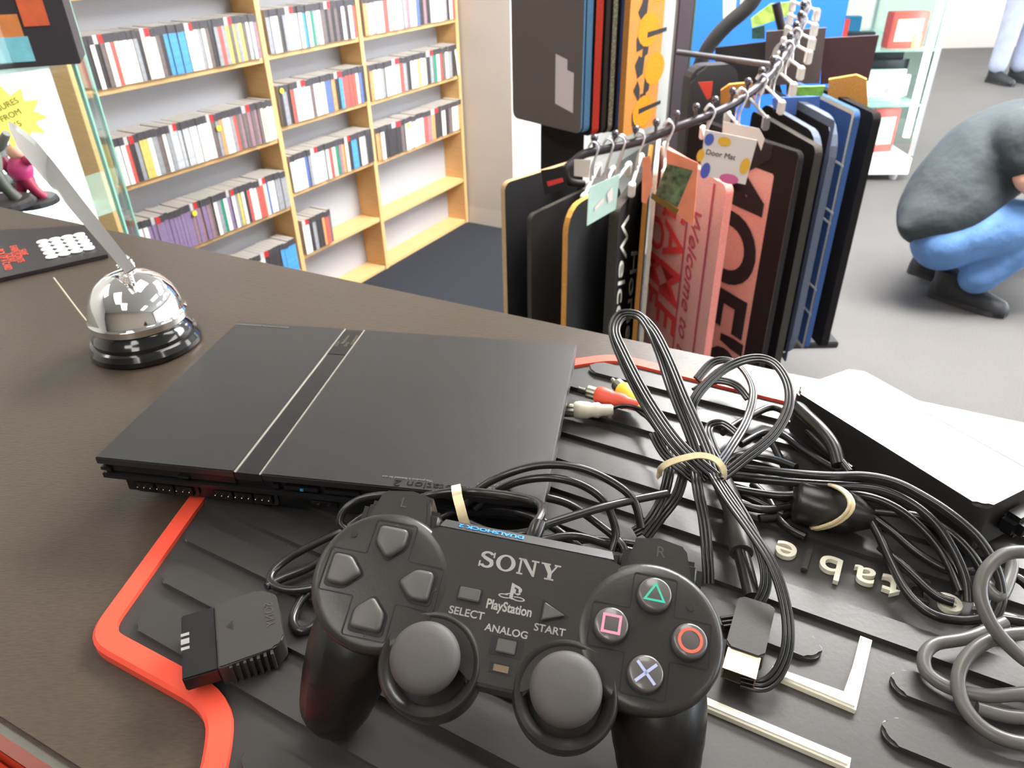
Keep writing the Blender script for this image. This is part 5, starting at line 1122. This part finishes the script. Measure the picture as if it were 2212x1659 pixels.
# figurines on the middle shelf
def figure(px, py, dist, cols, lab, hgt=.13, seed=1):
    rg = random.Random(seed); p = ond(px, py, dist); f = empty('figurine', p); tag(f, lab, 'figurine'); 
    m1, m2, m3 = [mat('fig_%d_%d_%d' % c, srgb(*c), .45, var=.15, vscale=60) for c in cols]
    b = MB(); b.lathe([(.045, 0), (.045, .008), (.04, .012)], 24); b.build('base', mat('fig_base', srgb(40, 38, 40), .5), f)
    b = MB(); h = hgt
    b.taper([(-.02, 0, .012), (-.012, 0, h*.25), (0, 0, h*.5)], [.010, .009, .014]); b.taper([(.024, .0, .012), (.016, -.005, h*.25), (0, 0, h*.5)], [.010, .009, .014]); b.build('legs', m1, f, auto=70)
    b = MB(); b.taper([(0, 0, h*.45), (0, 0, h*.62), (.003, 0, h*.8)], [.016, .021, .012]); b.taper([(-.016, 0, h*.75), (-.04, -.01, h*.62), (-.03, -.03, h*.5)], [.009, .008, .006]); b.taper([(.016, 0, h*.75), (.04, -.015, h*.8), (.06, -.02, h*.95)], [.009, .008, .006]); b.build('torso', m2, f, auto=70)
    b = MB(); bm = bmesh.new(); bmesh.ops.create_uvsphere(bm, u_segments=16, v_segments=12, radius=.015, matrix=Matrix.Translation((.003, 0, h*.9))); b.bm(bm); b.build('head', m3, f, auto=70)
figure(72, 440, 1.60, [(150, 40, 70), (196, 64, 120), (230, 180, 160)], 'magenta and red figurine beside the polished blade', .105)
figure(12, 445, 1.50, [(70, 74, 64), (120, 122, 116), (90, 90, 84)], 'grey green figurine at the left edge', .13, 2)
figure(20, 400, 1.68, [(60, 60, 62), (146, 144, 142), (50, 50, 52)], 'grey figurine behind the green one at left edge', .12, 3)
# ================================================================ people
def limb_mesh(name, segs, m, parent, res=.016):
    """one smooth continuous surface round a set of tapered limbs: (p0, p1, r0, r1)"""
    mb = bpy.data.metaballs.new('mb'); mb.resolution = res; mb.threshold = .6; o = bpy.data.objects.new('mb', mb); COL.objects.link(o)
    for p0, p1, r0, r1 in segs:
        p0, p1 = V(p0), V(p1); n = max(2, int((p1-p0).length/(min(r0, r1)*.35))+1)
        for i in range(n+1):
            t = i/n; e = mb.elements.new(); e.co = p0.lerp(p1, t); e.radius = (r0+(r1-r0)*t)*1.28; e.stiffness = 4
    bpy.context.view_layer.update(); q = bpy.data.meshes.new_from_object(o.evaluated_get(bpy.context.evaluated_depsgraph_get()))
    bpy.data.objects.remove(o); bpy.data.metaballs.remove(mb); q.materials.clear(); q.materials.append(m); q.polygons.foreach_set('use_smooth', [True]*len(q.polygons))
    q = bpy.data.objects.new(name, q); COL.objects.link(q); q.parent = parent; return q
skin_m = mat('skin', srgb(226, 172, 152), .5, var=.05, vscale=20); tee = mat('charcoal_tee', srgb(56, 63, 66), .85, bump=.6, bscale=9, bdist=.03, var=.10, vscale=7)
jean = mat('blue_denim', srgb(92, 132, 186), .8, bump=.5, bscale=12, var=.22, vscale=7, bdist=.025); jean2 = mat('pale_denim', srgb(176, 186, 210), .8, var=.1, vscale=12)
shoe = mat('black_shoe', srgb(44, 46, 50), .5, bump=.3, bscale=60); hair = mat('dark_hair', srgb(60, 44, 34), .7)
F0 = onz(2105, 668, 0); YP = F0.y
def py_(px, py, dy=0): d = ray(px, py); y = YP+dy; return EYEP+d*(y/d.y)
man = empty('person', V((F0.x, F0.y, 0))); tag(man, 'person crouching in a charcoal t-shirt, blue jeans and black shoes', 'person')
R0 = man.location.copy(); q3 = lambda px, py, dy=0: py_(px, py, dy)-R0
hipc = q3(2045, 515, .12); neck = q3(2268, 262, .16); head = q3(2325, 262, .16)
kn, kf = q3(2262, 482, -.03), q3(2285, 470, .34); an, af = q3(2105, 605, -.02), q3(2095, 590, .30)
shn, shf = q3(2215, 292, -.02), q3(2245, 268, .36); en, ef = q3(2218, 385, -.08), q3(2262, 370, .42); hn, hf = q3(2285, 455, -.02), q3(2320, 430, .2)
chest = q3(2180, 318, .15); waist = q3(2070, 430, .13)
limb_mesh('body', [(hipc, waist, .11, .11), (waist, chest, .11, .12), (chest, neck, .10, .05), (neck, head, .06, .09), (head, head+V((.03, 0, -.05)), .09, .07), (hipc, kn, .08, .06), (kn, an, .055, .04), (hipc, kf, .08, .06), (kf, af, .055, .04),
   (chest, shn, .06, .05), (shn, en, .048, .042), (en, hn, .042, .028), (chest, shf, .06, .05), (shf, ef, .048, .042), (ef, hf, .042, .028)], skin_m, man)
limb_mesh('t_shirt', [(q3(1985, 488, .10), q3(2015, 452, .10), .075, .12), (q3(1958, 492, .02), q3(2000, 462, .06), .03, .09), (q3(2012, 455, .10), q3(2060, 410, .12), .12, .155), (q3(2060, 410, .12), q3(2125, 350, .14), .155, .17), (q3(2125, 350, .14), q3(2190, 310, .15), .17, .16), (q3(2190, 310, .15), q3(2235, 285, .16), .15, .11),
   (q3(2030, 470, .04), q3(2100, 430, .06), .10, .13), (q3(2030, 470, .22), q3(2100, 430, .22), .10, .13), (q3(2200, 300, .06), shn, .11, .085), (shn, q3(2216, 345, -.05), .085, .078), (q3(2210, 290, .26), shf, .11, .085), (shf, q3(2256, 330, .39), .085, .078)], tee, man)
limb_mesh('jeans', [(q3(2035, 520, .03), q3(2038, 520, .22), .115, .115), (q3(2050, 515, .04), q3(2140, 492, .0), .115, .108), (q3(2140, 492, .0), kn, .108, .082), (kn, q3(2190, 540, -.03), .08, .072), (q3(2190, 540, -.03), q3(2108, 600, -.02), .072, .070),
   (q3(2060, 515, .22), q3(2150, 485, .28), .11, .10), (q3(2150, 485, .28), kf, .10, .082), (kf, q3(2190, 530, .32), .078, .072), (q3(2190, 530, .32), q3(2105, 585, .30), .072, .07)], jean, man)
def shoe_at(P, d, name='shoe', par=man):
    n = V((-d.y, d.x, 0)); b = MB(); M = axes(P, d, n, Z)
    up_ = [(-.085, .040, .030), (-.07, .075, .040), (-.03, .095, .047), (.03, .085, .048), (.09, .062, .049), (.15, .046, .047), (.195, .036, .040), (.215, .020, .024)]
    vs = []; fs = []; k = 12
    for x, h, w_ in up_:
        for i in range(k): t = 2*pi*i/k; vs.append((x, w_*cos(t), .02+max(-.012, (h*1.15)*max(sin(t), -.2))))
    for j in range(len(up_)-1):
        for i in range(k): fs.append((j*k+i, j*k+(i+1) % k, (j+1)*k+(i+1) % k, (j+1)*k+i))
    fs += [tuple(range(k))[::-1], tuple((len(up_)-1)*k+i for i in range(k))]; b.add(vs, fs, 0, M)
    b.lathe([(.050, .03), (.052, .08), (.054, .125), (.050, .13)], 16, M=M @ Matrix.Translation((-.03, 0, 0)))
    o = b.build(name, shoe, par, auto=60)
    b = MB(); b.prism([(-.085, -.03), (-.07, -.044), (.0, -.046), (.1, -.05), (.17, -.046), (.215, -.02), (.215, .02), (.17, .046), (.1, .05), (0, .046), (-.07, .044), (-.085, .03)], .001, .024, M=M, bev=.004); b.build('sole', mat('sole_grey', srgb(58, 58, 60), .6), o, auto=40)
s0, s1 = onz(2052, 648, 0), onz(2180, 690, 0); shoe_at(s0-R0, (s1-s0).normalized())
shoe_at(s0-R0+V((.03, .24, 0)), (s1-s0).normalized())
limb_mesh('hair', [(head+V((-.025, 0, .02)), head+V((.01, 0, .045)), .098, .09)], hair, man)
b = MB(); bm = bmesh.new(); bmesh.ops.create_uvsphere(bm, u_segments=10, v_segments=8, radius=.012, matrix=Matrix.Translation(head+V((.09, -.01, -.02)))); b.bm(bm); b.build('nose', skin_m, man, auto=60)
for side, hnd in ((-1, hn), (1, hf)):
    b = MB(); b.box((0, 0, 0), (.085, .03, .08), M=Matrix.Translation(hnd+V((.045, 0, -.01))), bev=.012, seg=3)
    for k in range(4): b.taper([hnd+V((.08, 0, .022-.019*k)), hnd+V((.12-.004*abs(k-1), -.005*side, .02-.019*k)), hnd+V((.145-.006*abs(k-1), -.02*side, .014-.018*k))], [.0095, .009, .0075])
    b.taper([hnd+V((.03, -.01*side, .03)), hnd+V((.06, -.02*side, .055)), hnd+V((.085, -.025*side, .06))], [.012, .011, .009]); b.build('hand', skin_m, man, auto=70)
# second person standing far back
G0 = onz(2170, 178, 0)
p2 = empty('person', G0); tag(p2, 'person standing far back in pale blue jeans and black shoes', 'person')
G = lambda *q: V(q)
limb_mesh('body', [(G(0, 0, .92), G(0, 0, 1.38), .11, .12), (G(0, 0, 1.38), G(0, 0, 1.55), .08, .05), (G(0, 0, 1.62), G(0, 0, 1.68), .09, .09), (G(-.1, 0, .88), G(-.11, 0, .12), .08, .04), (G(.1, 0, .88), G(.12, .04, .12), .08, .04),
   (G(-.1, 0, 1.4), G(-.2, 0, 1.38), .05, .05), (G(-.2, 0, 1.38), G(-.26, 0, 1.1), .048, .042), (G(-.26, 0, 1.1), G(-.25, -.06, .84), .042, .03), (G(.1, 0, 1.4), G(.2, 0, 1.38), .05, .05), (G(.2, 0, 1.38), G(.26, 0, 1.1), .048, .042), (G(.26, 0, 1.1), G(.25, -.06, .84), .042, .03)], skin_m, p2, .02)
limb_mesh('jacket', [(G(-.03, 0, .98), G(-.04, 0, 1.35), .14, .14), (G(.03, 0, .98), G(.04, 0, 1.35), .14, .14), (G(-.1, 0, 1.38), G(-.2, 0, 1.36), .09, .075), (G(-.2, 0, 1.36), G(-.26, 0, 1.1), .07, .06), (G(-.26, 0, 1.1), G(-.255, -.04, .92), .058, .052), (G(.1, 0, 1.38), G(.2, 0, 1.36), .09, .075), (G(.2, 0, 1.36), G(.26, 0, 1.1), .07, .06), (G(.26, 0, 1.1), G(.255, -.04, .92), .058, .052)], mat('grey_jacket', srgb(110, 110, 118), .85), p2, .02)
limb_mesh('jeans', [(G(-.07, 0, .96), G(.07, 0, .96), .12, .12), (G(-.09, 0, .9), G(-.10, 0, .5), .11, .088), (G(-.10, 0, .5), G(-.11, 0, .14), .085, .078), (G(.09, 0, .9), G(.11, .02, .5), .11, .088), (G(.11, .02, .5), G(.12, .04, .14), .085, .078)], jean2, p2, .02)
shoe_at(V((-.11, -.02, 0)), V((.25, -1, 0)).normalized(), par=p2); shoe_at(V((.12, .04, 0)), V((.3, -1, 0)).normalized(), par=p2)
limb_mesh('hair', [(G(0, .02, 1.67), G(0, .0, 1.71), .098, .085)], hair, p2, .02)
